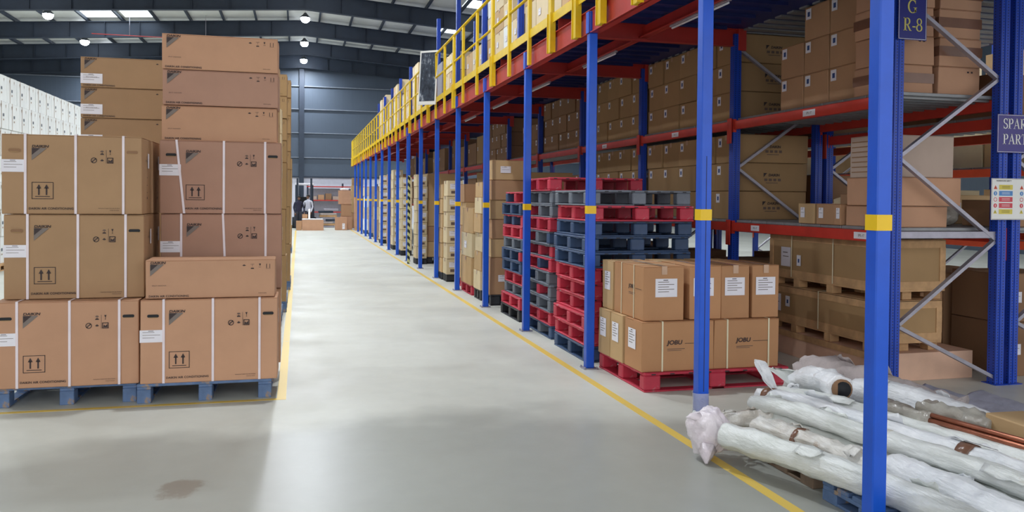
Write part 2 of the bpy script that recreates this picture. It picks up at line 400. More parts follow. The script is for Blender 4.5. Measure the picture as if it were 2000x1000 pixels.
def tape_part(mat='tape_brown', wid=.05, drop=.06, axis='x'):
    def fn(w, d, h):
        b = MB()
        if axis == 'x':
            b.box(-w/2-.005, w/2+.005, -wid/2, wid/2, h+.0003, h+.0012, mat)
            for s in (-1, 1): b.box(min(s*(w/2+.0045), s*(w/2+.0055)), max(s*(w/2+.0045), s*(w/2+.0055)), -wid/2, wid/2, h-drop, h+.001, mat)
        else:
            b.box(-wid/2, wid/2, -d/2-.005, d/2+.005, h+.0003, h+.0012, mat)
            for s in (-1, 1): b.box(-wid/2, wid/2, min(s*(d/2+.0045), s*(d/2+.0055)), max(s*(d/2+.0045), s*(d/2+.0055)), h-drop, h+.001, mat)
        return b
    return ('tape', ('t', mat, wid, drop, axis), fn, None)
def band_part(v0, v1, faces=('-y', '-x'), mat='tape_brown'):
    """parcel tape wrapped level round the carton"""
    def fn(w, d, h):
        b = MB(); b.box(-w/2-.0055, w/2+.0055, -d/2-.0055, d/2+.0055, v0, v1, mat); return b
    return ('wrapped_tape', ('b', v0, v1, mat), fn, None)
def logo(D, x, z, k=1.0):
    D.text('DAIKIN', x+.06*k, z+.012*k, .027*k, 'ink', .0008*k, sx=1.28, shear=.2)
    D.pl([(x, z), (x+.105*k, z), (x, z-.095*k)], 'ink_grey'); D.pl([(x+.002, z-.001), (x+.06*k, z-.001), (x+.002, z-.054*k)], 'ink', .0005)
def icons(D, x, z, k=1.0):
    s = .036*k
    for i, (a, c) in enumerate(((0, 0), (1, 0), (-1, -1), (0, -1), (1, -1))):
        cx, cz = x+a*.058*k, z+c*.062*k
        if i == 2:
            D.ring(cx, cz, s*.62, s*.16, 'ink'); D.pl([(cx-s*.5, cz-s*.35), (cx-s*.35, cz-s*.5), (cx+s*.5, cz+s*.35), (cx+s*.35, cz+s*.5)], 'ink')
            D.pl([(cx-s*.3, cz+s*.1), (cx-s*.1, cz-s*.2), (cx+s*.1, cz), (cx, cz+s*.2)], 'ink_soft', .0004)
        elif i == 4:
            D.frame(cx-s*.62, cx+s*.62, cz-s*.62, cz+s*.62, s*.16, 'ink'); D.pl([(cx-s*.4, cz-s*.4), (cx+s*.4, cz-s*.4), (cx+s*.4, cz+s*.3), (cx, cz-s*.1), (cx-s*.3, cz+s*.2)], 'ink')
        elif i == 0:
            D.pl([(cx-s*.4, cz+s*.1), (cx+s*.4, cz+s*.1), (cx+s*.2, cz+s*.4), (cx-s*.2, cz+s*.4)], 'ink_soft'); D.rect(cx-s*.04, cx+s*.04, cz-s*.2, cz+s*.1, 'ink'); D.pl([(cx-s*.4, cz-s*.5), (cx+s*.4, cz-s*.5), (cx+s*.25, cz-s*.2), (cx-s*.25, cz-s*.2)], 'ink')
        elif i == 1:
            D.pl([(cx-s*.22, cz+s*.5), (cx+s*.22, cz+s*.5), (cx+s*.05, cz), (cx-s*.05, cz)], 'ink'); D.rect(cx-s*.03, cx+s*.03, cz-s*.4, cz, 'ink'); D.rect(cx-s*.15, cx+s*.15, cz-s*.45, cz-s*.38, 'ink')
        else:
            D.pl([(cx-s*.4, cz-s*.05), (cx, cz+s*.28), (cx+s*.4, cz-s*.05), (cx, cz-s*.2)], 'ink')
    D.rect(x+.028*k, x+.031*k, z-.085*k, z+.02*k, 'ink_soft')
def arrows(D, x0, z0, w=.15, h=.13):
    D.frame(x0, x0+w, z0, z0+h, .0045, 'ink'); D.rect(x0+w*.16, x0+w*.84, z0+h*.13, z0+h*.17, 'ink')
    for c in (x0+w*.33, x0+w*.68): D.rect(c-.0055, c+.0055, z0+h*.24, z0+h*.66, 'ink'); D.pl([(c-.017, z0+h*.62), (c+.017, z0+h*.62), (c, z0+h*.87)], 'ink')
def unit_print(w, d, h):
    D = Decal('-y', -d/2-.004); L = -w/2; logo(D, L+.205, h-.105); return D
def unit_icons(w, d, h):
    D = Decal('-y', -d/2-.004); icons(D, -w/2+.71*w, h-.13); return D
def unit_arrows(w, d, h):
    D = Decal('-y', -d/2-.004); arrows(D, -w/2+.205, .115); return D
def unit_foot(w, d, h):
    D = Decal('-y', -d/2-.004); D.text('DAIKIN AIR CONDITIONING', -w/2+.34, .042, .023, 'ink', .0005, sx=1.0, sp=1.05)
    D.text('MANUFACTURED FOR AIR SYSTEMS', -w/2+.76*w, .045, .0095, 'ink'); D.text('MADE IN INDIA', -w/2+.8*w, .03, .0095, 'ink'); return D
def slot_fn(fx, dark):
    def fn(w, d, h):
        D = Decal('-y', -d/2-.004); x = -w/2+fx*w; z = h-.125; r = .012; a = .03
        pts = [(x-a+r*cos(t), z+r*sin(t)) for t in [pi/2+i*pi/6 for i in range(7)]]+[(x+a+r*cos(t), z+r*sin(t)) for t in [-pi/2+i*pi/6 for i in range(7)]]
        D.pl(pts, 'rubber' if dark else 'carton_umber'); D.rect(x-a, x+a, z-r-.003, z-r+.002, 'carton_dull', .0006); return D
    return fn
def side_print(w, d, h):
    D = Decal('+x', w/2+.004)
    for i, z in enumerate((.12, .17, .23, .29)): D.rect(-.012, .012, z, z+.006+.012*(i == 0), 'ink')
    D.rect(.03, .09, h-.24, h-.12, 'paper'); icons(D, -.02, h-.15, .5); return D
def unit_parts(slots=((.09, 1), (.93, 1)), label=True, lean=(0, 0, 0), arrow=True):
    P = [strap_part(f, lean=l) for f, l in zip((.165, .52, .865), lean)]
    P += [('brand_print', 'u', unit_print, None), ('handling_symbols', 'u', unit_icons, None), ('footer_print', 'u', unit_foot, None), ('side_print', 'u', side_print, None)]
    if arrow: P.append(('up_arrow_symbol', 'u', unit_arrows, None))
    for f, dk in slots: P.append(('hand_slot', (f, dk), slot_fn(f, dk), None))
    if label: P.append(label_part(-.004, h_lab, .17, .095, lines=3, dark=True))
    return P
h_lab = .32
def long_print(w, d, h):
    D = Decal('-y', -d/2-.004); logo(D, -w/2+.035, h-.035, .95); return D
def long_icons(w, d, h):
    D = Decal('-y', -d/2-.004); z = h-.05
    for i, x in enumerate((.755, .82, .88, .945)):
        cx = -w/2+x*w; s = .03
        if i == 0: D.pl([(cx-s*.5, z), (cx, z+s*.3), (cx+s*.5, z), (cx, z-s*.15)], 'ink')
        elif i == 1: D.rect(cx-s*.5, cx+s*.5, z+s*.3, z+s*.4, 'ink_soft'); D.rect(cx-s*.04, cx+s*.04, z-s*.3, z+s*.3, 'ink_soft'); D.pl([(cx-s*.45, z-s*.9), (cx+s*.45, z-s*.9), (cx+s*.3, z-s*.6), (cx-s*.3, z-s*.6)], 'ink')
        elif i == 2: D.pl([(cx-s*.25, z+s*.5), (cx+s*.25, z+s*.5), (cx+s*.05, z-s*.1), (cx-s*.05, z-s*.1)], 'ink'); D.rect(cx-s*.3, cx+s*.3, z-s*.5, z-s*.4, 'ink_soft')
        else:
            for q in (-.4, .4): D.rect(cx+q*s-.002, cx+q*s+.002, z-s*.7, z+s*.4, 'ink')
            D.rect(cx-s*.6, cx+s*.6, z-s*.85, z-s*.78, 'ink_soft')
    return D
def long_foot(w, d, h):
    D = Decal('-y', -d/2-.004); D.text('DAIKIN AIR CONDITIONING', -w/2+.17, .018, .0215, 'ink', .0005, sp=1.05); D.text('SPLIT INDOOR', -w/2+.1, .1, .012, 'ink_soft', sx=1.3); D.text('MADE IN INDIA', -w/2+.9*w, .03, .009, 'ink'); return D
LONG = [('brand_print', 'L', long_print, None), ('handling_symbols', 'L', long_icons, None), ('footer_print', 'L', long_foot, None)]

_pd = {}
def pallet(label, w, d, h, mat, loc, group=None, rz=0, kind='moulded', blockmats=None, name='pallet'):
    """w along x, d along y. moulded: slotted deck, nine posts, base frame; painted wood: boards, nine blocks, runners"""
    key = (round(w, 3), round(d, 3), round(h, 3), mat, kind)
    if key not in _pd:
        t = .022 if kind == 'moulded' else .022
        dk = MB()
        if kind == 'moulded':
            dk.box(-w/2, w/2, -d/2, -d/2+.07, h-t, h, mat, .006).box(-w/2, w/2, d/2-.07, d/2, h-t, h, mat, .006)
            n = 7
            for i in range(n):
                x0 = -w/2+i*(w+.03)/n; dk.box(x0, x0+(w+.03)/n-.03, -d/2+.07, d/2-.07, h-t, h-.003, mat, .003)
            for y in (-d/4, 0, d/4): dk.box(-w/2+.01, w/2-.01, y-.04, y+.04, h-t-.008, h-.006, mat)
            bs = MB()
            for x in (-w/2, -.06, w/2-.12): bs.box(x, x+.12, -d/2, d/2, 0, .014, mat, .003)
            for y in (-d/2, -.05, d/2-.1): bs.box(-w/2+.12, w/2-.12, y, y+.1, 0, .014, mat, .003)
            # drain slots along the outer edge
            for i in range(8):
                x = -w/2+(i+.5)*w/8; dk.box(x-.02, x+.02, -d/2-.0008, -d/2+.001, h-.019, h-.009, 'pal_black')
            bw, bd, z0, z1 = .15, .10, .014, h-t
        else:
            n = 6
            for i in range(n):
                y0 = -d/2+i*(d+.03)/n; dk.box(-w/2, w/2, y0, y0+(d+.03)/n-.03, h-t, h, mat, .003)
            for x in (-w/2, -.05, w/2-.1): dk.box(x, x+.1, -d/2+.005, d/2-.005, h-2*t, h-t, mat, .003)
            bs = MB()
            bs.box(-.046, .046, -d/2+.12, d/2-.02, 0, .016, mat, .003)
            bw, bd, z0, z1 = .1, .12, .0 if h > .1 else 0, h-2*t
        bl = MB(); bl.box(-bw/2, bw/2, -bd/2, bd/2, 0, z1-z0, mat, .01 if kind == 'moulded' else .004)
        _pd[('bz', key)] = z1-z0
        _pd[key] = (dk.data('top_deck'), bs.data('base_frame'), bl.data('block'), bw, bd, z0)
    dk, bs, bl, bw, bd, z0 = _pd[key]
    r = empty(name, loc, rz); tag(r, label, 'pallet', group)
    put('top_deck', dk, r)
    if kind == 'moulded': put('base_frame', bs, r)
    else:
        for x in (-w/2+.05, 0, w/2-.05): put('runner', bs, r, (x, 0, 0))
    for i, x in enumerate((-w/2+bw/2, 0, w/2-bw/2)):
        for j, y in enumerate((-d/2+bd/2, 0, d/2-bd/2)):
            if kind != 'moulded' and j and False: continue
            bb = bl
            if blockmats and (i*3+j) in blockmats:
                kk = ('bm', key, blockmats[i*3+j])
                if kk not in _pd: q = MB(); q.box(-bw/2, bw/2, -bd/2, bd/2, 0, _pd[('bz', key)], blockmats[i*3+j], .01); _pd[kk] = q.data('block')
                bb = _pd[kk]
            put('block', bb, r, (x, y, z0))
    return r
# ================================================================ the hall
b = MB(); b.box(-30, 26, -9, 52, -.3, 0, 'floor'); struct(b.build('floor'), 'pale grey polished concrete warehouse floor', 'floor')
WALLY = 50.0; RIDGE = .2; RZ = 10.02; PITCHR = .068; XL, XR = -26.0, 22.0
def roof_z(x): return RZ-abs(x-RIDGE)*PITCHR
b = MB()
for xa, xb in ((XL, RIDGE), (RIDGE, XR)):
    b.add([(xa, -8, roof_z(xa)), (xb, -8, roof_z(xb)), (xb, WALLY, roof_z(xb)), (xa, WALLY, roof_z(xa)), (xa, -8, roof_z(xa)+.06), (xb, -8, roof_z(xb)+.06), (xb, WALLY, roof_z(xb)+.06), (xa, WALLY, roof_z(xa)+.06)],
          [(0, 3, 2, 1), (4, 5, 6, 7), (0, 1, 5, 4), (1, 2, 6, 5), (2, 3, 7, 6), (3, 0, 4, 7)], 'roof_sheet')
struct(b.build('ceiling'), 'pale ribbed metal roof sheeting above dark rafters', 'ceiling')
# far wall: white plastered base, blue-grey sheeting above
b = MB(); b.box(XL, XR, WALLY, WALLY+.2, 0, 2.8, 'plaster'); base = b.build('wall_far'); struct(base, 'far end wall, white plaster below and blue-grey ribbed sheeting above', 'wall')
b = MB(); n0 = [(XL, 2.8), (XR, 2.8), (XR, roof_z(XR)), (RIDGE, RZ), (XL, roof_z(XL))]; b.prism(n0, WALLY-.04, WALLY+.12, 'wall_sheet'); b.build('sheeting', base)
b = MB(); b.box(XL, XR, WALLY-.09, WALLY-.03, 2.74, 2.82, 'steel_dark'); b.build('flashing', base)
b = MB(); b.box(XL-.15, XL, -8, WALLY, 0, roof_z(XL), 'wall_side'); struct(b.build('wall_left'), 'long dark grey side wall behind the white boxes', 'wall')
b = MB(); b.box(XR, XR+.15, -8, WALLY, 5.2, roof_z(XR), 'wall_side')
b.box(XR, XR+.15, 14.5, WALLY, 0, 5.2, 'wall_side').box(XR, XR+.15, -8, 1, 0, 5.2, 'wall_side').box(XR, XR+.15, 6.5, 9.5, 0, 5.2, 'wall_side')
struct(b.build('wall_right'), 'side wall with open dock bays beyond the racks', 'wall')
b = MB()
for z in (3.9, 5.35, 6.75, 8.1): b.box(XL, XR, WALLY-.14, WALLY-.04, z, z+.05, 'pal_grey')
o = b.build('trim_1'); struct(o, 'horizontal steel girts across the far wall', 'trim')
# rafters, purlins, wall column
for i, y in enumerate((-2.0, 3.5, 8.9, 13.5, 18.4, 23.6, 28.9, 34.2, 39.7, 45.0, 49.6)):
    b = MB()
    for xa, xb in ((XL, RIDGE), (RIDGE, XR)):
        za, zb = roof_z(xa)-.16, roof_z(xb)-.16
        for (y0, y1, dz0, dz1) in ((y-.006, y+.006, -.69, 0), (y-.11, y+.11, -.71, -.68), (y-.11, y+.11, -.03, 0)):
            b.add([(xa, y0, za+dz0), (xb, y0, zb+dz0), (xb, y1, zb+dz0), (xa, y1, za+dz0), (xa, y0, za+dz1), (xb, y0, zb+dz1), (xb, y1, zb+dz1), (xa, y1, za+dz1)],
                  [(0, 3, 2, 1), (4, 5, 6, 7), (0, 1, 5, 4), (1, 2, 6, 5), (2, 3, 7, 6), (3, 0, 4, 7)], 'steel_dark')
    for k in range(-17, 16):
        x = RIDGE+k*1.42; z = roof_z(x)-.16; b.box(x-.008, x+.008, y-.1, y+.1, z-.67, z-.02, 'steel_dark')
    struct(b.build('trim_%d' % (i+2)), 'dark steel roof rafter, %s from the near end' % NTH[i], 'trim')
b = MB()
for k in range(-18, 16):
    x = RIDGE+k*1.42+.71; z = roof_z(x); b.box(x-.035, x+.035, -8, WALLY, z-.16, z-.01, 'steel_dark')
struct(b.build('trim_20'), 'lengthwise dark purlins under the roof sheeting', 'trim')
b = MB()
for x in (-18, -9, .15, 9, 18):
    z = roof_z(x)-.9; b.box(x-.14, x+.14, WALLY-.32, WALLY-.3, 0, z, 'steel_dark').box(x-.14, x+.14, WALLY-.16, WALLY-.14, 0, z, 'steel_dark').box(x-.01, x+.01, WALLY-.3, WALLY-.16, 0, z, 'steel_dark')
struct(b.build('trim_21'), 'dark wind columns standing against the far wall', 'trim')
for n, (x0, x1) in enumerate(((-9.0, -7.72), (-7.45, -6.2))):
    b = MB(); y0, y1 = 37.2, 39.5
    b.add([(x0, y0, roof_z(x0)-.015), (x1, y0, roof_z(x1)-.015), (x1, y1, roof_z(x1)-.015), (x0, y1, roof_z(x0)-.015), (x0, y0, roof_z(x0)-.005), (x1, y0, roof_z(x1)-.005), (x1, y1, roof_z(x1)-.005), (x0, y1, roof_z(x0)-.005)], [(0, 3, 2, 1), (4, 5, 6, 7), (0, 1, 5, 4), (1, 2, 6, 5), (2, 3, 7, 6), (3, 0, 4, 7)], 'skylight')
    struct(b.build('window_%d' % (n+1)), 'bright translucent skylight sheet, the %s of the pair upper left' % ('left' if n == 0 else 'right'), 'window')
for n, (x0, x1, y0, y1) in enumerate(((6.55, 7.3, 32.0, 33.6), (6.5, 7.3, 37.4, 39.0))):
    b = MB(); b.add([(x, y, roof_z(x)+dz) for dz in (-.015, -.005) for x, y in ((x0, y0), (x1, y0), (x1, y1), (x0, y1))], [(0, 3, 2, 1), (4, 5, 6, 7), (0, 1, 5, 4), (1, 2, 6, 5), (2, 3, 7, 6), (3, 0, 4, 7)], 'skylight')
    struct(b.build('window_%d' % (n+3)), 'bright skylight sheet over the mezzanine, %s of two' % NTH[n], 'window')
# hanging high-bay lamps
hb = None
for ri, (lx, lz) in enumerate(LAMP_ROWS):
    for yi, y in enumerate(LAMP_Y):
        r = empty('high_bay_lamp', (lx, y, lz))
        row = ('aisle centre', 'left', 'right over the mezzanine')[ri]
        tag(r, 'glowing high-bay lamp, %s row, %s from the near end' % (row, NTH[yi]), 'lamp', 'high-bay lamps under the roof')
        if hb is None:
            a = MB(); a.tube([(0, 0, .04), (0, 0, .08), (0, 0, .2), (0, 0, .26)], [.22, .21, .09, .05], 'lamp_body', 18)
            c = MB(); c.tube([(0, 0, -.17), (0, 0, -.155), (0, 0, -.11), (0, 0, -.04), (0, 0, .04)], [.05, .1, .16, .195, .2], 'lamp', 18); hb = (a.data('housing'), c.data('lens'))
        put('housing', hb[0], r); put('lens', hb[1], r)
        ln = roof_z(lx)-lz-.26; c = MB(); c.tube([(0, 0, .26), (0, 0, .26+ln)], .008, 'galv', 6); c.build('hanger', r)
        L = bpy.data.lights.new('lamp_light', 'AREA'); L.shape = 'DISK'; L.size = .36; L.energy = LAMP_W; L.color = (.9, .95, 1); L.spread = radians(165)
        lo = bpy.data.objects.new('lamp_light', L); COL.objects.link(lo); lo.parent = r; lo.location = (0, 0, -.18)
# thin red sprinkler pipe between rafters, seen upper left
b = MB(); b.tube([(-8.6, 38.5, 8.5), (-1.0, 38.5, 8.5)], .016, 'red', 8)
for x in (-7.1, -4): b.tube([(x, 38.5, 8.5), (x, 38.5, roof_z(x)-.16)], .012, 'galv', 6)
tag(b.build('sprinkler_pipe'), 'thin red sprinkler pipe hung below the roof, upper left', 'pipe')
# painted floor lines
def line(name, x0, x1, y0, y1, label): b = MB(); b.box(x0, x1, y0, y1, 0, .0015, 'floor_line'); tag(b.build(name), label, 'floor marking')
k = NT('floor_line'); g = k.ramp(k.noise(5, 6, .7), [(.62, (0, 0, 0)), (.74, (1, 1, 1))]); k.l(k.mix(g, lin((236, 202, 96)), lin((196, 194, 172))), k.b.inputs['Base Color']); k.b.inputs['Roughness'].default_value = .4; MT['floor_line'] = k.m
line('floor_line', 2.46, 2.53, -2, 42, 'yellow floor line along the foot of the mezzanine columns')
line('floor_line', -.16, -.09, 6.66, 40, 'yellow floor line along the right edge of the air conditioner stacks')
line('floor_line', -9, -.16, 6.66, 6.71, 'yellow floor line across the front of the air conditioner pallets')

# ================================================================ mezzanine
CX = 2.63; CW = .08
CYS = [3.28] + [5.02+2.2255*i for i in range(17)]
def column_parts(r, h, seam=False):
    b = MB(); b.box(0, CW, 0, CW, .008, h, 'blue', .006)
    if seam: b.box(CW*.45, CW*.52, -.001, .001, .3, 1.9, 'blue_dark')
    b.build('post', r); b = MB(); b.box(-.03, CW+.03, -.03, CW+.03, 0, .008, 'galv', .002)
    for x in (-.018, CW+.018):
        for y in (-.018, CW+.018): b.cyl((x, y), .008, .008, .022, 'galv', 8)
    b.build('base_plate', r)
    b = MB(); b.box(-.002, CW+.002, -.002, CW+.002, 1.465, 1.54, 'yellow_tape'); sub(b.build('reflective_band', r), 'yellow reflective band')
FB, FT = 3.16, 3.38
for i, y in enumerate(CYS):
    r = empty('mezzanine_column', (CX, y, 0)); lab = 'square blue mezzanine column beside the aisle, %s from the camera' % NTH[i] if i < 17 else 'blue mezzanine column at the far end of the aisle'
    if i == 0: lab = 'nearest square blue mezzanine column, in front of the wrapped pipes'
    tag(r, lab, 'column', 'blue mezzanine columns'); column_parts(r, FB-.001, i == 1)
    b = MB(); b.box(.0, CW, -.012, -.002, FB-.001, FT-.02, 'blue', .002); b.box(-.012, -.002, .0, CW, FB+.001, FT-.02, 'blue', .002); b.build('cap_plate', r)
# column wrapped at its foot in film
b = MB(); b.tube([(CX+.037, CYS[1]+.037, z) for z in (.02, .06, .1, .15, .2, .25, .29)], [.062, .06, .064, .058, .062, .058, .06], 'film_clear', 14, wob=.25, seed=3, cap=False)
MT['thin_film'] = None
kf = NT('thin_film'); kf.b.inputs['Base Color'].default_value = (.8, .82, .86, 1); kf.b.inputs['Roughness'].default_value = .12; kf.b.inputs['Alpha'].default_value = .45; kf.bump(kf.noise(22, 5, .6), .8, .02); MT['thin_film'] = kf.m
b.mats = [MT['thin_film']]; tag(b.build('plastic_film'), 'clear plastic film wound round the foot of the second blue column', 'plastic film')
# slim pole with hazard stripes
r = empty('striped_pole', (2.585, 19.8, 0)); tag(r, 'slim pole with black and pale hazard stripes by the eighth column', 'pole')
b = MB(); b.box(-.03, .03, -.03, .03, 0, 2.14, 'hazard', .004); b.build('striped_sleeve', r); b = MB(); b.box(-.028, .028, -.028, .028, 2.14, FB-.002, 'blue', .004); sub(b.build('upper_post', r), 'plain blue upper post')
MEND = 42.2
b = MB(); y0, y1 = 2.2, MEND
b.box(CX+.02, CX+.028, y0, y1, FB, FT, 'red').box(CX, CX+.1, y0, y1, FB, FB+.008, 'red').box(CX, CX+.1, y0, y1, FT-.008, FT, 'red')
fa = b.build('edge_beam'); tag(fa, 'long red edge beam of the mezzanine above the aisle', 'beam')
IY = [5.9+2.63*i for i in range(14)]      # rack frame lines
XI, XB = 4.89, 5.98
for i, y in enumerate([3.3]+IY):
    b = MB(); b.box(CX+.1, XI+.06, y-.004, y+.004, FT, FT+.2, 'red').box(CX+.1, XI+.06, y-.04, y+.04, FT, FT+.008, 'red').box(CX+.1, XI+.06, y-.04, y+.04, FT+.192, FT+.2, 'red')
    tag(b.build('mezzanine_cross_beam'), 'red cross beam under the mezzanine deck, %s from the camera' % NTH[i], 'beam', 'red cross beams under the mezzanine')
    b = MB(); b.box(XI+.0, XI+.1, y-.06, y+.06, FT-.05, FT+.2, 'red', .004); tag(b.build('beam_bracket'), 'red bracket joining the %s cross beam to the rack upright' % NTH[i], 'bracket', 'red beam brackets on the rack uprights')
b = MB(); x = 3.72; b.box(x-.004, x+.004, 2.2, MEND, FT+.03, FT+.16, 'red').box(x-.045, x+.045, 2.2, MEND, FT+.03, FT+.038, 'red'); tag(b.build('mezzanine_long_beam'), 'red lengthwise beam halfway under the mezzanine deck', 'beam')
b = MB(); b.box(CX+.06, 8.4, 2.2, MEND, FT+.2, FT+.235, 'blue_dark')
yy = 2.4
while yy < MEND: b.box(CX+.08, 4.7, yy, yy+.03, FT+.165, FT+.2, 'blue_dark'); yy += .3
for q in range(40):
    yy = 5.95+q*.22
    if yy < 14.5: b.box(4.95, 8.3, yy, yy+.12, FT+.182, FT+.2, 'galv_deck')
tag(b.build('mezzanine_deck'), 'dark blue decking of the mezzanine floor above the racks', 'deck')
for i, (x, y, l) in enumerate(((3.72, 4.6, 1.2), (3.72, 7.2, 1.2), (3.72, 9.9, 1.2), (3.72, 12.6, 1.2), (3.72, 15.2, 1.2), (3.72, 18.0, 1.2))):
    r = empty('tube_light', (x, y, FT+.0)); tag(r, 'slim unlit tube light under the deck, %s from the camera' % NTH[i], 'light fitting', 'tube lights under the mezzanine')
    b = MB(); b.box(-.018, .018, -l/2, l/2, .006, .03, 'galv', .004); b.build('batten', r); b = MB(); b.tube([(0, -l/2+.03, -.006), (0, l/2-.03, -.006)], .011, 'paper', 8); b.build('tube', r)
# guard rail
RT = FT+.06
r = empty('guard_rail', (CX-.03, 0, 0)); tag(r, 'yellow guard railing along the mezzanine edge', 'railing')
PY = [6.07, 6.88, 7.55, 8.37, 9.22, 10.16, 11.1, 12.12, 13.2, 14.03, 14.96, 15.95]
while PY[-1] < MEND-.5: PY.append(PY[-1]+.97)
PY = [2.3, 3.2, 4.15, 5.1]+PY+[MEND]
zt = 4.42
b = MB(); b.tube([(0, 2.2, zt), (0, MEND, zt)], .022, 'yellow', 10); b.build('top_rail', r)
b = MB(); b.tube([(0, 2.2, 3.96), (0, MEND, 3.96)], .018, 'yellow', 10); b.build('mid_rail', r)
b = MB(); b.box(-.004, .004, 2.2, MEND, RT+.03, RT+.13, 'yellow', .001); b.build('toe_board', r)
pdm = {}
for i, y in enumerate(PY):
    wd = i % 3 == 1 or i < 7
    if wd not in pdm:
        b = MB(); q = .05 if wd else .032
        b.box(-.02, .02, -q, q, 0, zt-FB-.02, 'yellow', .004)
        if wd: b.box(-.03, .03, -q-.012, -q, 0, .42, 'yellow').box(-.03, .03, q, q+.012, 0, .42, 'yellow')
        pdm[wd] = b.data('rail_post')
    put('rail_post', pdm[wd], r, (-.0, y, FB))
b = MB(); b.box(-.01, .01, MEND-1.0, MEND, FB, zt, 'yellow', .003); b.build('end_panel', r)
# framed board hung on the rail
r = empty('framed_board', (CX-.2, 16.0, 3.43)); r.rotation_euler = (0, radians(5), radians(52))
tag(r, 'dark framed picture board hung outside the yellow railing', 'board')
b = MB(); b.box(-.012, .012, -.2, .2, 0, 1.08, 'white_print', .004); b.build('frame', r)
k = NT('board_print'); n_ = k.noise(4, 5, .7, scl=(1, 2, 1)); k.l(k.ramp(n_, [(.3, lin((34, 36, 44))), (.55, lin((70, 78, 92))), (.7, lin((196, 204, 216)))]), k.b.inputs['Base Color']); k.b.inputs['Roughness'].default_value = .25; MT['board_print'] = k.m
b = MB(); b.box(-.0145, -.012, -.17, .17, .07, 1.04, 'board_print'); b.build('picture', r)

# ================================================================ pallet racks
def upright(r, x, y, h, z0=0):
    key = ('up', h)
    if key not in _cc:
        b = MB(); s = .045; t = .004
        b.box(-s, s, -s, -s+t, 0, h, 'rack_blue').box(-s, -s+t, -s+t, s, 0, h, 'rack_blue').box(s-t, s, -s+t, s, 0, h, 'rack_blue').box(-s+t, -s+.02, s-t, s, 0, h, 'rack_blue').box(s-.02, s-t, s-t, s, 0, h, 'rack_blue')
        b.box(-.008, .008, -s-.006, -s, 0, h, 'rack_blue'); _cc[key] = b.data('upright')
    put('upright', _cc[key], r, (x, y, z0))
    if z0 == 0:
        if 'bp' not in _cc: b = MB(); b.box(-.07, .07, -.08, .08, 0, .006, 'rack_blue', .001); _cc['bp'] = b.data('base_plate')
        put('base_plate', _cc['bp'], r, (x, y, 0))
def frame(x0, x1, y, h, label, nodes, group='blue rack frames', z0=0, bars=()):
    r = empty('rack_ladder', (0, 0, 0)); r.location = (x0, y, z0); tag(r, label, 'rack frame', group)
    upright(r, 0, 0, h, 0 if z0 == 0 else .0001); upright(r, x1-x0, 0, h, 0 if z0 == 0 else .0001)
    xa, xb = .03, x1-x0-.03
    for (a, za, c, zc) in nodes:
        b = MB(); b.bar(((xa if a == 0 else xb), .0, za), ((xa if c == 0 else xb), .0, zc), .03, .045, 'galv', (0, 1, 0)); b.build('diagonal_brace', r)
    for z in bars: b = MB(); b.box(xa, xb, -.02, .02, z-.03, z+.03, 'galv', .003); b.build('horizontal_brace', r)
    return r
ZN = [(0, .53, 1, -0), (0, .53, 1, 1.27), (1, 1.27, 0, 1.98), (0, 1.98, 1, 2.69), (1, 2.69, 0, 3.36)]
ZN = [(1, .06, 0, .55)]+ZN[1:]
HR = FT+.14
def beam(x, y0, y1, z, label, mat='rack_red', tags=(), h=.1, group='red rack beams', out=-1, light=False):
    r = empty('rack_beam', (x, y0, z)); tag(r, label, 'rack beam', group); L = y1-y0
    b = MB(); b.box(-.022, .022, .05, L-.05, 0, h, mat, .004); b.build('beam', r)
    if not light:
        for yy_ in (.024, L-.024):
            b = MB(); b.box(-.034+out*.022, -.026+out*.022, yy_-.023, yy_+.023, -.16, h+.03, mat, .001).box(-.026, .022, yy_-.022, yy_+.022, -.03, h+.02, mat); b.build('end_connector', r)
    for (ty, tw) in tags:
        D = Decal('-x', -.022, .001); c = -(ty-y0); D.rect(c-tw/2, c+tw/2, .02, .08, 'paper'); D.text('SPL-17', c, .05, .03, 'ink_grey', .0006, .0006); sub(D.build('beam_tag', r), 'small white tag with grey lettering')
    return r
def deck(x0, x1, y0, y1, z, label, group='grey shelf decks'):
    b = MB(); n = 8; L = (y1-y0)/n
    for i in range(n): b.box(x0, x1, y0+i*L+.004, y0+(i+1)*L-.004, z, z+.03, 'galv_deck', .004)
    for i in range(2*n): yy_ = y0+(i+.5)*L/2; b.box(x0, x1, yy_-.02, yy_+.02, z-.02, z, 'galv_deck')
    tag(b.build('shelf_deck'), label, 'shelf deck', group)
Z1, Z2 = 1.25, 2.42
NBAY = 12
for i in range(NBAY+1):
    lab = ('rack frame with grey zigzag braces in the front row, %s from the camera' % NTH[i])
    frame(XI, XB, IY[i], HR, lab, ZN if i < 3 else [], bars=(1.32,) if i < 2 else ())
for i in range(NBAY):
    y0, y1 = IY[i], IY[i+1]
    for lv, z in ((0, Z1), (1, Z2)):
        nm = ('lower', 'upper')[lv]
        tg = {(0, 0): ((6.25, .2), (8.0, .17)), (0, 1): ((7.05, .2),), (1, 1): ((10.0, .2),), (2, 1): ((12.6, .2),)}.get((i, lv), ())
        beam(XI-.02, y0, y1, z, '%s front red beam of the %s rack bay' % (nm, NTH[i]), tags=tg)
        beam(XB+.02, y0, y1, z, '%s rear red beam of the %s rack bay' % (nm, NTH[i]), out=1, group='red rack beams at the back')
        if i < 12: deck(XI+.0, XB, y0+.06, y1-.06, z+.1, '%s grey shelf deck in the %s rack bay' % (nm, NTH[i]))
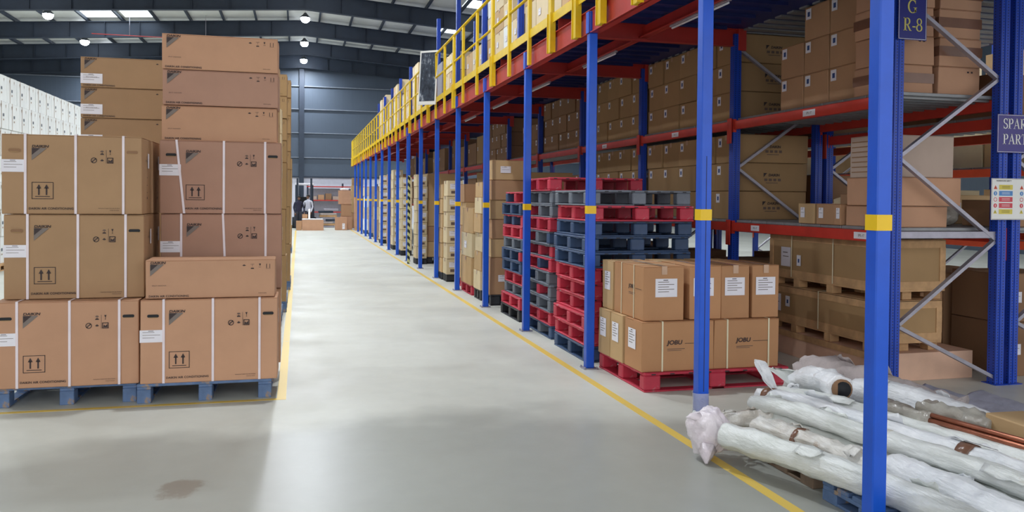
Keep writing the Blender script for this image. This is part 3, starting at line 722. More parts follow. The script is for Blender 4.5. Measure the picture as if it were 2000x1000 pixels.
# second row, back to back, and the sunlit row beyond the next aisle
for i in range(3):
    frame(6.13, 7.23, IY[i], HR, 'rack frame in the second row, %s from the camera' % NTH[i], ZN if i < 2 else [], group='rack frames of the second row')
for i in range(2):
    for lv, z in ((0, Z1), (1, 2.27)):
        nm = ('lower', 'upper')[lv]
        for x, wh in ((6.13, 'near'), (7.23, 'far')): beam(x, IY[i], IY[i+1], z-.03*(x > 7), '%s %s side beam of the second rack row, %s bay' % (nm, wh, NTH[i]), 'orange_red' if x > 7 else 'rack_red', group='red rack beams of the second row')
        deck(6.15, 7.2, IY[i]+.06, IY[i+1]-.06, z+.1, '%s grey deck of the second rack row, %s bay' % (nm, NTH[i]), 'grey decks of the second row')
for i in range(4):
    y = 8.2+2.65*i; frame(9.8, 10.9, y, 4.6, 'rack frame across the next aisle, %s from the camera' % NTH[i], ZN, group='rack frames across the next aisle')
    if i < 3:
        for lv, z in ((0, .95), (1, 1.98), (2, 3.1)): beam(9.78, y, y+2.65, z, 'bright orange beam across the next aisle, %s level of the %s bay' % (ORD[lv], NTH[i]), 'orange_red', h=.12, group='orange beams across the next aisle'); 
        for lv, z in ((0, .95), (1, 1.98), (2, 3.1)): deck(9.82, 10.9, y+.06, y+2.6, z+.12, '%s deck of the %s bay across the next aisle' % (ORD[lv], NTH[i]), 'decks across the next aisle')
# signs
def sign(name, x, y, z0, w, h, mat, label, fn, cat='sign'):
    r = empty(name, (x, y, z0)); tag(r, label, cat); b = MB(); b.box(0, w, -.004, 0, 0, h, mat, .001); b.build('board', r)
    D = Decal('-y', -.004, .0008); fn(D, w, h); D.build('lettering', r); return r

def ser(D, ch, u, v, H, mat, e=.0008):
    """serif capital drawn with thick and thin strokes, u v is its lower left corner; returns its advance"""
    def R(a, b_, c, d): D.rect(u+a*H, u+b_*H, v+c*H, v+d*H, mat, e)
    def S(P):
        P = [Vector((p[0], p[1])) for p in P], [p[2] for p in P]; n = len(P[0])
        L = []
        for i in range(n):
            t = (P[0][min(i+1, n-1)]-P[0][max(i-1, 0)]).normalized(); nn = Vector((-t.y, t.x))*P[1][i]/2; L.append((P[0][i]+nn, P[0][i]-nn))
        for i in range(n-1): D.pl([(u+q.x*H, v+q.y*H) for q in (L[i][0], L[i+1][0], L[i+1][1], L[i][1])], mat, e)
    def arc(cx, cy, rx, ry, a0, a1, t0, t1, n=14):
        return [(cx+rx*cos(radians(a0+(a1-a0)*i/n)), cy+ry*sin(radians(a0+(a1-a0)*i/n)), t0+(t1-t0)*abs(cos(radians(a0+(a1-a0)*i/n)))) for i in range(n+1)]
    if ch in 'PR':
        R(.1, .25, 0, 1); R(.0, .36, 0, .045); R(.0, .3, .955, 1); R(.25, .36, .945, 1); R(.25, .36, .46, .51); S(arc(.36, .73, .2, .245, 90, -90, .05, .14))
    if ch == 'R': S([(.36, .48, .12), (.62, .03, .14)]); R(.54, .76, 0, .045)
    if ch == 'P': return .66*H
    if ch == 'R': return .78*H
    if ch == 'A': S([(.1, .02, .05), (.4, .98, .05)]); S([(.38, 1.0, .14), (.66, .02, .14)]); R(.2, .56, .3, .35); R(0, .22, 0, .045); R(.52, .8, 0, .045); return .82*H
    if ch == 'T': R(.26, .41, 0, 1); R(.02, .65, .945, 1); R(.02, .06, .76, 1); R(.61, .65, .76, 1); R(.17, .5, 0, .045); return .69*H
    if ch == 'E': R(.1, .25, 0, 1); R(.0, .6, 0, .05); R(.0, .58, .95, 1); R(.25, .42, .49, .54); R(.56, .6, 0, .24); R(.54, .58, .78, 1); R(.4, .44, .4, .63); return .68*H
    if ch == 'S': S(arc(.3, .745, .2, .235, 20, 270, .05, .12)[:]+[(.32, .5, .13)]+arc(.29, .255, .22, .235, 90, -160, .07, .12)[2:]); R(.46, .5, .72, .98); R(.04, .08, .02, .3); return .6*H
    if ch == 'G': S(arc(.44, .5, .36, .48, 45, 330, .05, .15, 24)); R(.62, .76, .06, .42); R(.52, .84, .4, .44); R(.68, .72, .7, .98); return .9*H
    if ch == '8': S(arc(.3, .75, .19, .23, 0, 360, .05, .11, 22)); S(arc(.3, .26, .23, .245, 0, 360, .05, .13, 22)); return .6*H
    if ch == '-': R(.05, .33, .28, .38); return .38*H
    return .4*H
def sertext(D, txt, u, v, H, mat):
    for ch in txt: u += ser(D, ch, u, v, H, mat)
def f1(D, w, h): D.frame(.006, w-.006, .006, h-.006, .004, 'white_print'); sertext(D, 'G', w*.5-.052, h-.205, .11, 'gold_print'); sertext(D, 'R-8', w*.5-.092, .075, .108, 'gold_print')
sign('rack_sign', 4.845, 5.83, 2.965, .285, .43, 'sign_blue', 'blue sign board with gold G R-8 lettering on the nearest rack upright', f1)
def f2(D, w, h): D.frame(.006, w-.006, .006, h-.006, .003, 'white_print'); sertext(D, 'SPARE', .06, h-.125, .088, 'white_print'); sertext(D, 'PARTS', .06, .075, .088, 'white_print')
sign('rack_sign', 5.87, 5.82, 2.04, .52, .335, 'sign_violet', 'violet sign board reading SPARE PARTS at the right edge', f2)
def f3(D, w, h):
    D.frame(.004, w-.004, .004, h-.004, .003, 'ink_grey'); D.text('WAREHOUSE SAFETY', .13, h-.022, .017, 'ink', .0003, .0006)
    for j, (m_, ic) in enumerate((('sign_yellow', 't'), ('sign_sky', 'c'), ('sign_red', 'r'), ('sign_red', 'c'), ('sign_yellow', 't'))):
        z = h-.045-(j+1)*.053
        for q in (0, 1):
            ox = q*.28
            mm = m_ if q == 0 else 'carton_brown'
            D.rect(ox+.08, ox+.225, z, z+.042, mm, .0004)
            for e_ in (.014, .026): D.rect(ox+.11, ox+.195, z+e_, z+e_+.003, 'white_print' if m_ != 'sign_yellow' else 'ink', .001)
            cx = ox+.042
            if ic == 't': D.pl([(cx-.02, z+.004), (cx+.02, z+.004), (cx, z+.038)], 'sign_yellow' if j else 'orange_red', .0004); D.rect(cx-.002, cx+.002, z+.01, z+.026, 'ink', .001)
            elif ic == 'c': D.ring(cx, z+.02, .019, .019, 'sign_sky' if j == 1 else 'sign_red'); D.rect(cx-.003, cx+.003, z+.01, z+.03, 'white_print', .001)
            else: D.ring(cx, z+.02, .019, .005, 'sign_red')
sign('safety_notice', 5.80, 5.80, 1.455, .56, .36, 'white_print', 'white safety notice with yellow, blue and red panels at the right edge', f3)
# ================================================================ left: air conditioner cartons
GB = 'large strapped air conditioner cartons'; GL = 'long indoor-unit cartons'
PH = .15
def unit(desc, cx, fy, z, mat, w=.98, h=.648, d=.42, **k): return carton(desc, (w, d, h), mat, (cx, fy+d/2, z), GB, name='air_conditioner_carton', parts=unit_parts(**k))
def longbox(label, cx, fy, z, mat, w=.96, h=.3, d=.36, lab=False): return carton(label, (w, d, h), mat, (cx, fy+d/2, z), GL, name='indoor_unit_carton', parts=LONG+([label_part(.0, .035, .2, .1, lines=3)] if lab else []))
pallet('blue painted wooden pallet under the leftmost carton stack', .98, 1.12, PH, 'pal_bluewood', (-1.70, 6.84+.56, 0), 'blue painted wooden pallets', kind='wood')
pallet('blue painted wooden pallet under the stack beside the yellow line', .99, 1.12, PH, 'pal_bluewood', (-.70, 6.76+.56, 0), 'blue painted wooden pallets', kind='wood')
# leftmost stack: bottom pushed forward, two above
unit('bottom strapped carton of the leftmost stack, on the blue pallet', -1.69, 6.80, PH, 'carton_orange', w=1.0)
unit('middle strapped carton of the leftmost stack, with white label', -1.665, 6.94, PH+.65, 'carton_ochre', slots=((.09, 0), (.93, 1)))
unit('topmost strapped carton of the leftmost stack, with white label', -1.685, 6.96, PH+1.30, 'carton_ochre', h=.61, slots=((.09, 0), (.93, 0)))
for i, h in enumerate((.65, .65, .61)): unit('strapped carton behind the leftmost stack, %s of three' % ORD[i], -1.68, 7.42, PH+.65*i, 'carton_brown', h=h, slots=(), label=False, arrow=False)
# stack beside the line
unit('bottom strapped carton of the stack beside the yellow line, on its blue pallet', -.665, 6.76, PH, 'carton_orange', w=1.01)
longbox('long carton resting on the bottom strapped carton beside the yellow line', -.66, 6.79, PH+.652, 'carton_orange')
unit('bottom rear strapped carton hidden behind the front one beside the yellow line', -.64, 7.40, PH, 'carton_orange', arrow=False)
unit('reddish strapped carton standing just behind the single long carton', -.635, 7.42, PH+.65, 'carton_rose', lean=(.0, -.04, 0), slots=())
unit('reddish strapped carton directly under the three long cartons', -.64, 7.40, PH+1.30, 'carton_rose', h=.62, lean=(-.1, 0, 0))
for i, (nm, mt, dx) in enumerate((('lowest of the three long cartons on the tallest stack', 'carton_orange', -.01), ('middle one of the three long cartons on the tallest stack', 'carton_rose', 0), ('topmost long carton of the tallest stack', 'carton_orange', -.005))):
    longbox(nm, -.645+dx, 7.44+(.02 if i == 0 else 0), PH+1.92+.302*i, mt, w=.94)
# column behind the leftmost one with three long cartons
pallet('blue wooden pallet behind the leftmost stack', 1.0, 1.1, PH, 'pal_bluewood', (-1.67, 9.5, 0), 'blue painted wooden pallets', kind='wood')
for i in range(3): unit('strapped carton of the stack behind the leftmost one, %s of three' % ORD[i], -1.64, 8.96, PH+.64*i, 'carton_tan', h=.638, w=.94, slots=(), label=False)
for i, nm in enumerate(('lowest', 'middle', 'topmost')): longbox('%s long carton with white label on the stack behind the leftmost' % nm, -1.635, 8.98, PH+1.918+.305*i, 'carton_ochre', w=.94, h=.303, lab=True)
# receding stacks along the line
for si, (fy, xr, nu, nl, rows, mt) in enumerate(((9.05, -.2, 3, 3, 2, 'carton_tan'), (10.4, -.2, 3, 2, 1, 'carton_pale'), (11.7, -.155, 3, 4, 2, 'carton_dull'), (13.1, -.19, 4, 2, 1, 'carton_tan'), (14.5, -.13, 3, 5, 2, 'carton_dull'), (15.9, -.2, 3, 3, 1, 'carton_tan'), (17.3, -.17, 3, 4, 1, 'carton_dull'), (20.6, -.2, 3, 2, 1, 'carton_tan'), (24, -.18, 3, 2, 1, 'carton_dull'))):
    pallet('blue wooden pallet under the %s stack back along the yellow line' % NTH[si+1], .95, 1.1, PH, 'pal_bluewood', (xr-.475, fy+.55, 0), 'blue painted wooden pallets', kind='wood')
    for i in range(nu): unit('%s strapped carton in the %s stack back along the yellow line' % (ORD[i].capitalize() if False else ORD[i], NTH[si+1]), xr-.475-.012*(i % 2), fy, PH+.64*i, mt, h=.638, w=.94, slots=(), label=False, arrow=False)
    for i in range(nl): longbox('%s long carton on the %s stack back along the yellow line' % (ORD[i], NTH[si+1]), xr-.475, fy+.02+.01*(i % 2), PH+.64*nu+.305*i, mt, h=.303, w=.94)
# white cartons far left
WP = [label_part(.22, .2, .16, .16, '+x', 3, False, 'printed_mark')]
def white_marks(w, d, h):
    D = Decal('+x', w/2+.004, .0008); D.rect(-.04, .04, h*.45, h*.56, 'pal_grey'); D.rect(-.03, .03, h*.3, h*.36, 'carton_grey')
    for c in (-.16, .14): D.rect(c-.007, c+.007, h*.78, h*.86, 'carton_umber'); D.pl([(c-.02, h*.85), (c+.02, h*.85), (c, h*.91)], 'carton_umber')
    return D
WH = .565
ys = [18.6+.655*i for i in range(13)]
for c, y in enumerate(ys):
    for rw in range(7):
        o = carton('white carton, far left pile, %s from the near end, %s row' % (NTH[c], NTH[6-rw]+' from the top'), (.5, .62, WH), 'carton_white', (-6.25+.02*((c*3+rw) % 3-1), y+.012*((c+rw) % 2), .15+WH*rw+(.0)), 'white cartons piled at far left', name='white_carton', parts=[('printed_mark', 'w', white_marks, None), ('strap', 'ws', strap_part(.3, 'carton_grey', .014, 'y')[2], None)])
for c in range(0, 13, 2): pallet('wooden pallet under the white cartons, %s from the near end' % NTH[c//2], .6, 1.28, .15, 'wood', (-6.25, ys[c]+.33, 0), 'wooden pallets under the white cartons', kind='wood')

# ================================================================ under the mezzanine
# J-branded cartons on a red pallet
pallet('red plastic pallet under the strapped cartons by the second column', 1.36, 1.05, .16, 'pal_red', (3.46, 6.78, 0), 'red plastic pallets on the floor')
def jb(u, v, k, face):
    def fn(w, d, h):
        D = Decal(face, {'-y': -d/2-.004, '-x': -w/2-.004}[face]); D.text('JOBU', u, v, .05*k, 'ink', .0015*k, sx=1.15, shear=.18)
        D.rect(u+.09*k, u+.24*k, v-.012, v-.008, 'ink'); D.rect(u-.07*k, u+.09*k, v-.055, v-.05, 'ink_soft'); D.rect(u-.07*k, u+.06*k, v-.068, v-.064, 'ink_soft'); return D
    return ('brand_print', ('j', u, v, k, face), fn, None)
GJ = 'strapped cartons on the red pallet'
z0 = .161; h1 = .42
JM = 'carton_amber'
for i, (x, w) in enumerate(((3.10, .66), (3.745, .62))):
    carton('%s wide strapped carton in the bottom front of the red pallet load' % ('left' if i == 0 else 'right'), (w, .36, h1), JM, (x, 6.47, z0), GJ, parts=[strap_part(.28 if i == 0 else .2, 'strap_cream', .014), strap_part(.84, 'strap_cream', .014), jb(-.03, .24, 1, '-y'), label_part(.08, .17, .16, .17, '-x', 5)])
for i, y in enumerate((6.82, 7.12)):
    for j, x in enumerate((3.10, 3.745)):
        carton('bottom layer carton of the red pallet load, %s row, %s' % (('middle', 'back')[i], ('aisle side', 'rack side')[j]), ((.66, .62)[j], .28, h1), 'carton_tan', (x-.015, y, z0), GJ, parts=[label_part(.05, .17, .15, .17, '-x', 5)]+[strap_part(.25, 'strap_cream', .014)])
h2 = .46
top = [(3.0, 6.62, .36, .66, 'leftmost', 'carton_amber', 1), (3.40, 6.58, .33, .56, 'second', 'carton_orange', 0), (3.74, 6.62, .33, .6, 'third', 'carton_orange', 0), (4.06, 6.6, .24, .6, 'rightmost', 'carton_amber', 0)]
top = [(2.985, 6.66, .37, .66, 'leftmost', 'carton_amber', 1), (3.375, 6.62, .3, .56, 'second from left', 'carton_amber', 0), (3.66, 6.64, .27, .6, 'third from left', 'carton_amber', 0), (3.955, 6.64, .26, .6, 'rightmost', 'carton_amber', 0)]
for x, y, w, d, nm, mt, br in top:
    carton('%s upright carton with white sheet, upper front of the red pallet load' % nm, (w, d, h2), mt, (x, y, z0+h1+.001), GJ, seam='y', parts=[label_part(w*.28 if br else w*.12, .2, .2 if w > .3 else .19, .155, '-y', 5), tape_part('tape_clear', .05, .07, 'y')]+([jb(.08, .27, .9, '-x'), strap_part(.3, 'strap_cream', .012, 'y'), strap_part(.72, 'strap_cream', .012, 'y')] if br else []))
for j, x in enumerate((2.99, 3.42, 3.83)):
    carton('upper back carton of the red pallet load, %s from the aisle' % NTH[j], (.38, .26, h2-.01), 'carton_tan', (x, 7.15, z0+h1+.001), GJ, parts=[label_part(.06, .18, .14, .17, '-x', 5)])
# stacks of empty plastic pallets
LV = .154
def pstack(cx, fy, w, d, cols, which, rnd):
    for i, c in enumerate(cols):
        dx, dy = rnd.uniform(-.025, .025), rnd.uniform(-.03, .03)
        cn = {'r': 'red', 'b': 'blue', 'g': 'grey', 'k': 'black'}[c]; mt = {'r': 'pal_red', 'b': 'pal_blue', 'g': 'pal_grey', 'k': 'pal_black'}[c]
        bmx = {}
        if which != 'nearest' and c != 'k':
            for q in range(9):
                if rnd.random() < .3: bmx[q] = rnd.choice(('pal_red', 'pal_blue', 'pal_grey'))
        p = pallet('%s plastic pallet, %s in the %s stack of empty pallets' % (cn, lvl(i, len(cols)), which), w, d, LV, mt, (cx+dx, fy+d/2+dy, LV*i), 'empty plastic pallets stacked between the columns', blockmats=bmx)
rr = random.Random(4)
pstack(3.3, 7.56, 1.12, 1.02, 'brrrrrbbbrg', 'nearest', rr)
pstack(3.34, 8.83, 1.14, 1.0, 'brgggrggrggr', 'middle', rr)
pstack(3.36, 10.16, 1.14, 1.0, 'krgrbbgrrbr', 'farthest', rr)
# carton stacks further along, behind the columns
GQ = 'cartons stacked behind the columns'
def lab_q(w): return [label_part(w*.3, .12, .1, .07, '-y', 2)]
def stack(y, x, w, d, hs, which, mats, pal, labels=(), sides=()):
    pallet('%s pallet under the carton stack %s' % ({'pal_red': 'red', 'pal_black': 'black', 'pal_blue': 'blue', 'pal_bluewood': 'worn blue wooden', 'wood': 'wooden'}[pal], which), w, d, .16, pal, (x+w/2, y+d/2, 0), 'pallets under the carton stacks', kind='wood' if pal in ('wood', 'pal_bluewood') else 'moulded')
    z = .16
    for i, h in enumerate(hs):
        mt = mats[i % len(mats)]; nx = 2 if w > .8 else 1
        for j in range(nx):
            ww = w/nx-.01
            P = []
            if i in labels and j == 0: P += [label_part(ww*.25, h*.35, .16, .1, '-y', 2)]
            if i in sides: P += [label_part(d*.3, h*.35, .2, .12, '-x', 2)]
            carton('%s carton, stack %s%s' % (lvl(i, len(hs)), which, '' if nx == 1 else (', aisle side', ', rack side')[j]), (ww, d-.02, h-.003), mt, (x+ww/2+j*(ww+.01)+.012*(i % 3-1), y+d/2+.01*(i % 2), z), GQ, parts=P+[tape_part('tape_clear')], seam='x')
        z += h
    return z
stack(11.86, 2.78, .52, .55, (.56, .28, .29, .29, .30, .30), 'with white slip, nearest the empty pallets', ['carton_brown', 'carton_tan'], 'pal_black', (0, 5))
stack(12.46, 2.76, .5, .5, (.3, .3, .3, .3, .26, .24), 'right behind it with round red marks', ['carton_pale', 'carton_tan'], 'pal_black')
stack(11.9, 3.34, .75, .6, (.55, .5, .5, .3), 'deeper beside the empty pallets', ['carton_dull'], 'pal_blue')
stack(13.15, 2.76, .48, .9, (.46, .4, .42), 'behind the fifth column, tan and narrow', ['carton_tan', 'carton_pale'], 'pal_red', (), (1,))
stack(13.3, 3.3, .6, .8, (.6, .6, .36), 'behind the fifth column, deep orange', ['carton_brown'], 'pal_red')
stack(14.25, 2.86, .6, .7, (.5, .45, .42, .33), 'with an open orange top carton', ['carton_tan', 'carton_brown'], 'pal_red', (0,))
def tower(y, x, n, h, w, d, which, mat, extra=None):
    pallet('dark pallet under the labelled tower %s' % which, w, d, .14, 'pal_black', (x+w/2, y+d/2, 0), 'pallets under the carton stacks')
    for i in range(n):
        carton('%s pale labelled carton, tower %s' % (lvl(i, n), which), (w, d, h-.004), mat, (x+w/2+.008*(i % 2), y+d/2, .14+h*i), 'pale cartons in labelled towers', parts=[label_part(.05, h*.45, .18, .1, '-y', 2), ('hand_slot', 'tw', lambda w_, d_, h_: Decal('-y', -d_/2-.004).rect(-w_/2+.07, -w_/2+.2, h_*.16, h_*.34, 'ink_soft'), None), tape_part('tape_clear')])
tower(15.4, 2.74, 6, .3, .3, .42, 'behind the sixth column', 'carton_pale')
tower(15.85, 2.72, 6, .29, .28, .5, 'second behind the sixth column', 'carton_tan')
stack(16.4, 3.1, .9, .8, (.5, .5, .5), 'behind the labelled tower', ['carton_dull'], 'pal_black')
tower(19.6, 2.74, 7, .29, .26, .5, 'at the hazard striped pole', 'carton_pale')
stack(19.75, 3.02, .75, .9, (.38, .38, 1.28), 'big plain brown, by the hazard striped pole', ['carton_tan', 'carton_brown'], 'pal_black')
tower(22.6, 2.74, 7, .29, .3, .6, 'behind the ninth column', 'carton_pale')
tower(25.2, 2.8, 8, .29, .3, .6, 'behind the tenth column', 'carton_pale')
stack(26.1, 2.8, .7, .9, (.6, .6, .6, .4), 'behind the tenth column, tall and brown', ['carton_brown'], 'wood')
tower(28.6, 2.76, 8, .28, .34, .6, 'behind the eleventh column', 'carton_pale')
stack(31.0, 2.8, .8, .9, (.6, .5, .4), 'behind the thirteenth column', ['carton_grey', 'carton_pale'], 'wood')
stack(33.4, 2.8, .8, .9, (.7, .6, .6), 'behind the fourteenth column', ['carton_grey'], 'pal_blue')
stack(36.2, 2.8, .8, .9, (.5, .5, .5, .4), 'behind the sixteenth column', ['carton_white', 'carton_pale'], 'pal_blue')
stack(39.7, 2.62, .38, .6, (1.45,), 'of one tall carton at the mezzanine far end', ['carton_orange'], 'wood')

# ================================================================ rack contents
GS = 'labelled cartons filling the racks'
def sticker(face='-x', u=.08, v=.12, s=.085): return label_part(u, v, s, s*1.25, face, 1, False, 'sticker', 'blue')
for bay in range(1, 6):
    y0 = IY[bay]+.06; nw = 5; bw = 2.5/nw
    for lv, zb, rows, h in ((0, Z1+.131, 3, .335), (1, Z2+.131, 3, .336)):
        if bay == 4 and lv == 1: rows = 2
        if bay >= 3 and lv == 0: rows = 2 if bay == 3 else 1
        for c in range(nw):
            if bay == 4 and c > 2: continue
            for rw in range(rows):
                carton('%s carton, %s shelf, %s rack bay, %s along' % (lvl(rw, rows), ('lower', 'upper')[lv], NTH[bay], NTH[c]),
                       (.95, bw-.012, h-.003), 'carton_umber' if bay > 2 else 'carton_dull', (XI+.52+.01*((c+rw) % 3), y0+bw*(c+.5), zb+h*rw), GS, name='stickered_carton', parts=[sticker(u=.06, v=h-.14)]+([tape_part('tape_clear')] if rw == rows-1 else []), seam='x')
# cartons with a dark logo on their ends, seen through the second frame
def logoend(w, d, h):
    D = Decal('-y', -d/2-.004); x = -.08; z = h*.55; D.pl([(x-.03, z+.03), (x+.015, z+.03), (x-.03, z-.02)], 'ink'); D.text('DAIKIN', x+.11, z+.005, .04, 'ink', .0015, sx=1.1, shear=.15)
    for i in range(4): D.rect(x-.02+i*.06, x+.02+i*.06, z-.065, z-.035, 'ink_soft')
    D.rect(x, x+.16, z-.09, z-.082, 'ink_soft'); return D
for lv, z in ((0, Z1+.131), (1, Z2+.131)):
    for i in range(3):
        pass
# nearest bay, upper shelf
za = Z2+.131; hh = .336
GN = 'cartons on the nearest rack shelves'
for c, (y, n) in enumerate(((7.32, 2), (6.91, 3), (6.5, 3))):
    for rw in range(n):
        carton('brown stickered carton, nearest upper shelf, %s column from the far end, %s' % (NTH[c], lvl(rw, n)), (.9, .395, hh-.003), 'carton_brown', (XI+.52, y+.2, za+hh*rw), GN, parts=[sticker(u=.03, v=hh-.13)])
for c, (x, w) in enumerate(((5.15, .5), (5.67, .46))):
    for rw in range(4):
        h = .252; taped = (rw % 2 == 0) if c == 0 else (rw != 0)
        carton('orange carton %s, %s column behind the gold lettered sign, %s' % ('banded with tape' if taped else 'with plain end', ('left', 'right')[c], lvl(rw, 4)), (w-.012, .42, h-.003), 'carton_orange', (x-.01+.01*(rw % 2), 6.24, za+h*rw), GN, parts=([band_part(h*.36, h*.7)] if taped else [('small_print', 'sp', lambda w_, d_, h_: (lambda D: (D.rect(.08, .1, h_-.05, h_-.035, 'ink'), D.rect(.12, .14, h_-.05, h_-.035, 'ink'), D)[-1])(Decal('-y', -d_/2-.004)), None)]))
# nearest bay, lower shelf
zl = Z1+.131
carton('small reddish carton at the bottom of the nearest lower shelf pile', (.66, .5, .185), 'carton_orange', (5.23, 6.28, zl), GN)
carton('flat wide orange carton in the middle of the nearest lower shelf pile', (.78, .52, .25), 'carton_orange', (5.30, 6.28, zl+.187), GN)
carton('pale pinkish carton on top of the nearest lower shelf pile', (.72, .46, .37), 'carton_grey', (5.27, 6.27, zl+.439), GN, parts=[('printed_lines', 'pl', lambda w_, d_, h_: (lambda D: ([D.rect(-.2, .2, h_*.12+.045*q, h_*.12+.045*q+.009, 'carton_umber') for q in range(7)], D)[-1])(Decal('-x', -w_/2-.004)), None)])
for i, (y, w, mt) in enumerate(((7.1, .26, 'carton_tan'), (6.8, .27, 'carton_brown'), (6.62, .1, 'carton_brown'))):
    carton('small carton with white slip on the nearest lower shelf, %s from the far end' % NTH[i], (.3, w, .2), mt, (5.02, y, zl), GN, parts=[label_part(.04, .06, .07 if i < 2 else .05, .1, '-x', 2)])
r = None
b = MB(); b.blob((5.82, 6.45, zl+.165), .2, 'film_clear', 5, .28, 1.3, 4, (.85, 1.0, .95), zl+.002); tag(b.build('plastic_wrapped_bundle'), 'grey bundle in clear plastic on the lower shelf behind the reddish carton', 'bundle')
carton('brown open carton behind the plastic wrapped bundle', (.5, .5, .3), 'carton_brown', (5.62, 7.0, zl), GN)
b = MB(); b.box(5.52, 5.92, 6.72, 7.02, zl+.302, zl+.312, 'paper', 0, None); b.box(5.6, 5.95, 6.8, 7.1, zl+.313, zl+.335, 'carton_pale'); tag(b.build('loose_card_sheets'), 'loose pale card sheets lying on the brown open carton', 'card sheets')
b = MB(); b.blob((5.65, 7.45, zl+.14), .18, 'carton_pale', 9, .4, 1.8, 3, (1.2, 1, .75), zl+.002); tag(b.build('crumpled_paper_wrap'), 'crumpled pale paper wrap on the lower shelf near the second frame', 'paper wrap')
for bay in range(6, 12):
    for lv, z in ((0, Z1), (1, Z2)):
        for c in range(2):
            if (bay*3+lv+c) % 4 == 1: continue
            carton('large dark carton, %s shelf of the %s rack bay, %s along' % (('lower', 'upper')[lv], NTH[bay], NTH[c]), (.9, 1.15, (.95, .8, .65)[(bay+c+lv) % 3]), 'carton_umber' if c else 'carton_dull', (XI+.5, IY[bay]+.7+1.25*c, z+.132), 'large cartons in the farther rack bays', name='large_carton', parts=[sticker(u=.1, v=.4)])
for bay in range(1, 6):
    for c in range(4):
        if bay > 3 and c % 2: continue
        carton('dark carton at floor level of the %s rack bay, %s from its near end' % (NTH[bay], NTH[c]), (.9, .58, (.75, .9, .6)[(bay+c) % 3]), 'carton_umber', (XI+.55, IY[bay]+.4+.61*c, 0), 'dark cartons on the floor under the racks', name='floor_carton')
# logo-ended cartons just past the second frame
GE = 'cartons with dark printed ends past the second frame'
for lv, z in ((0, zl), (1, za)):
    for i in range(3):
        h = .345
# tall stepped crates at floor level
def crate(label, x0, x1, y0, y1, z0, hb, fh, straps=(), strapo=True):
    """card-walled crate with timber rims on its own timber feet"""
    w, d = x1-x0, y1-y0; r = empty('pallet_crate', (x0, y0, z0)); tag(r, label, 'crate', 'cardboard crates on timber feet')
    b = MB(); b.box(.006, w-.006, .006, d-.006, fh+.03, fh+hb-.01, 'carton_dull', .004); b.build('card_body', r)
    b = MB(); t = .014
    for z in (fh+.012, fh+hb-.075): b.box(0, w, 0, t, z, z+.07, 'wood').box(0, w, d-t, d, z, z+.07, 'wood').box(0, t, t, d-t, z, z+.07, 'wood').box(w-t, w, t, d-t, z, z+.07, 'wood')
    for x in (0, w-.06): b.box(x, x+.06, -.003, t, fh+.08, fh+hb-.07, 'wood')
    b.box(-.003, t, d-.06, d, fh+.08, fh+hb-.07, 'wood')
    b.build('timber_rim', r)
    b = MB(); b.box(0, w, 0, d, fh+hb-.012, fh+hb, 'wood', .002); b.build('lid', r)
    b = MB(); b.box(0, w, 0, d, fh-.008, fh+.012, 'wood', .002); b.build('bottom_board', r)
    for x in (.0, w/2-.05, w-.1):
        for y in (.05, d*.36, d*.68, d-.14): b = MB(); b.box(x, x+.1, y, y+.1, 0, fh-.008, 'wood', .003); b.build('foot_block', r)
    for f in straps: b = MB(); y = f*d; b.box(-.006, -.004, y-.007, y+.007, fh+.01, fh+hb+.002, 'strap_cream').box(-.006, w+.006, y-.007, y+.007, fh+hb+.0005, fh+hb+.0025, 'strap_cream'); b.build('strap', r)
    return r
def crate_label(r, u, v, w, h, txt=True, pn='shipping_label'): D = Decal('-x', -.004, .002); D.rect(-u-w, -u, v, v+h, 'paper'); (D.rect(-u-w*.8, -u-w*.3, v+h*.7, v+h*.75, 'ink_grey', .0006), D.rect(-u-w*.8, -u-w*.2, v+h*.5, v+h*.54, 'ink_grey', .0006)) if txt else D.rect(-u-w*.7, -u-w*.35, v+h*.3, v+h*.65, 'ink_blue', .0006); D.build(pn, r)
c1 = crate('upper card crate on timber feet at floor level of the nearest rack bay', XI+.06, 5.68, 6.17, 7.86, .72, .46, .085, (.36, .76))
crate_label(c1, 1.3, .2, .17, .2); crate_label(c1, 1.12, .22, .07, .11, False)
c2 = crate('lower card crate on timber feet at floor level of the nearest rack bay', XI+.06, 5.67, 6.19, 7.9, .252, .38, .085, (.47,))
crate_label(c2, 1.44, .19, .16, .18); crate_label(c2, 1.28, .25, .08, .11, False)
b = MB(); b.box(XI+.06, 5.98, 6.15, 7.9, 0, .25, 'plywood', .003); b2 = b
r = b.build('plywood_box'); tag(r, 'low pinkish plywood box on the floor under the two card crates', 'box')
D = MB(); D.box(XI+.045, XI+.06, 6.15, 7.9, .19, .25, 'wood'); D.build('timber_batten', r)
carton('brown carton beside the upper card crate, near the rear upright', (.26, .5, .5), 'carton_brown', (5.83, 6.75, .76), GN)
carton('brown carton under it, behind the lower crate', (.26, .5, .5), 'carton_brown', (5.83, 6.75, .252), GN)
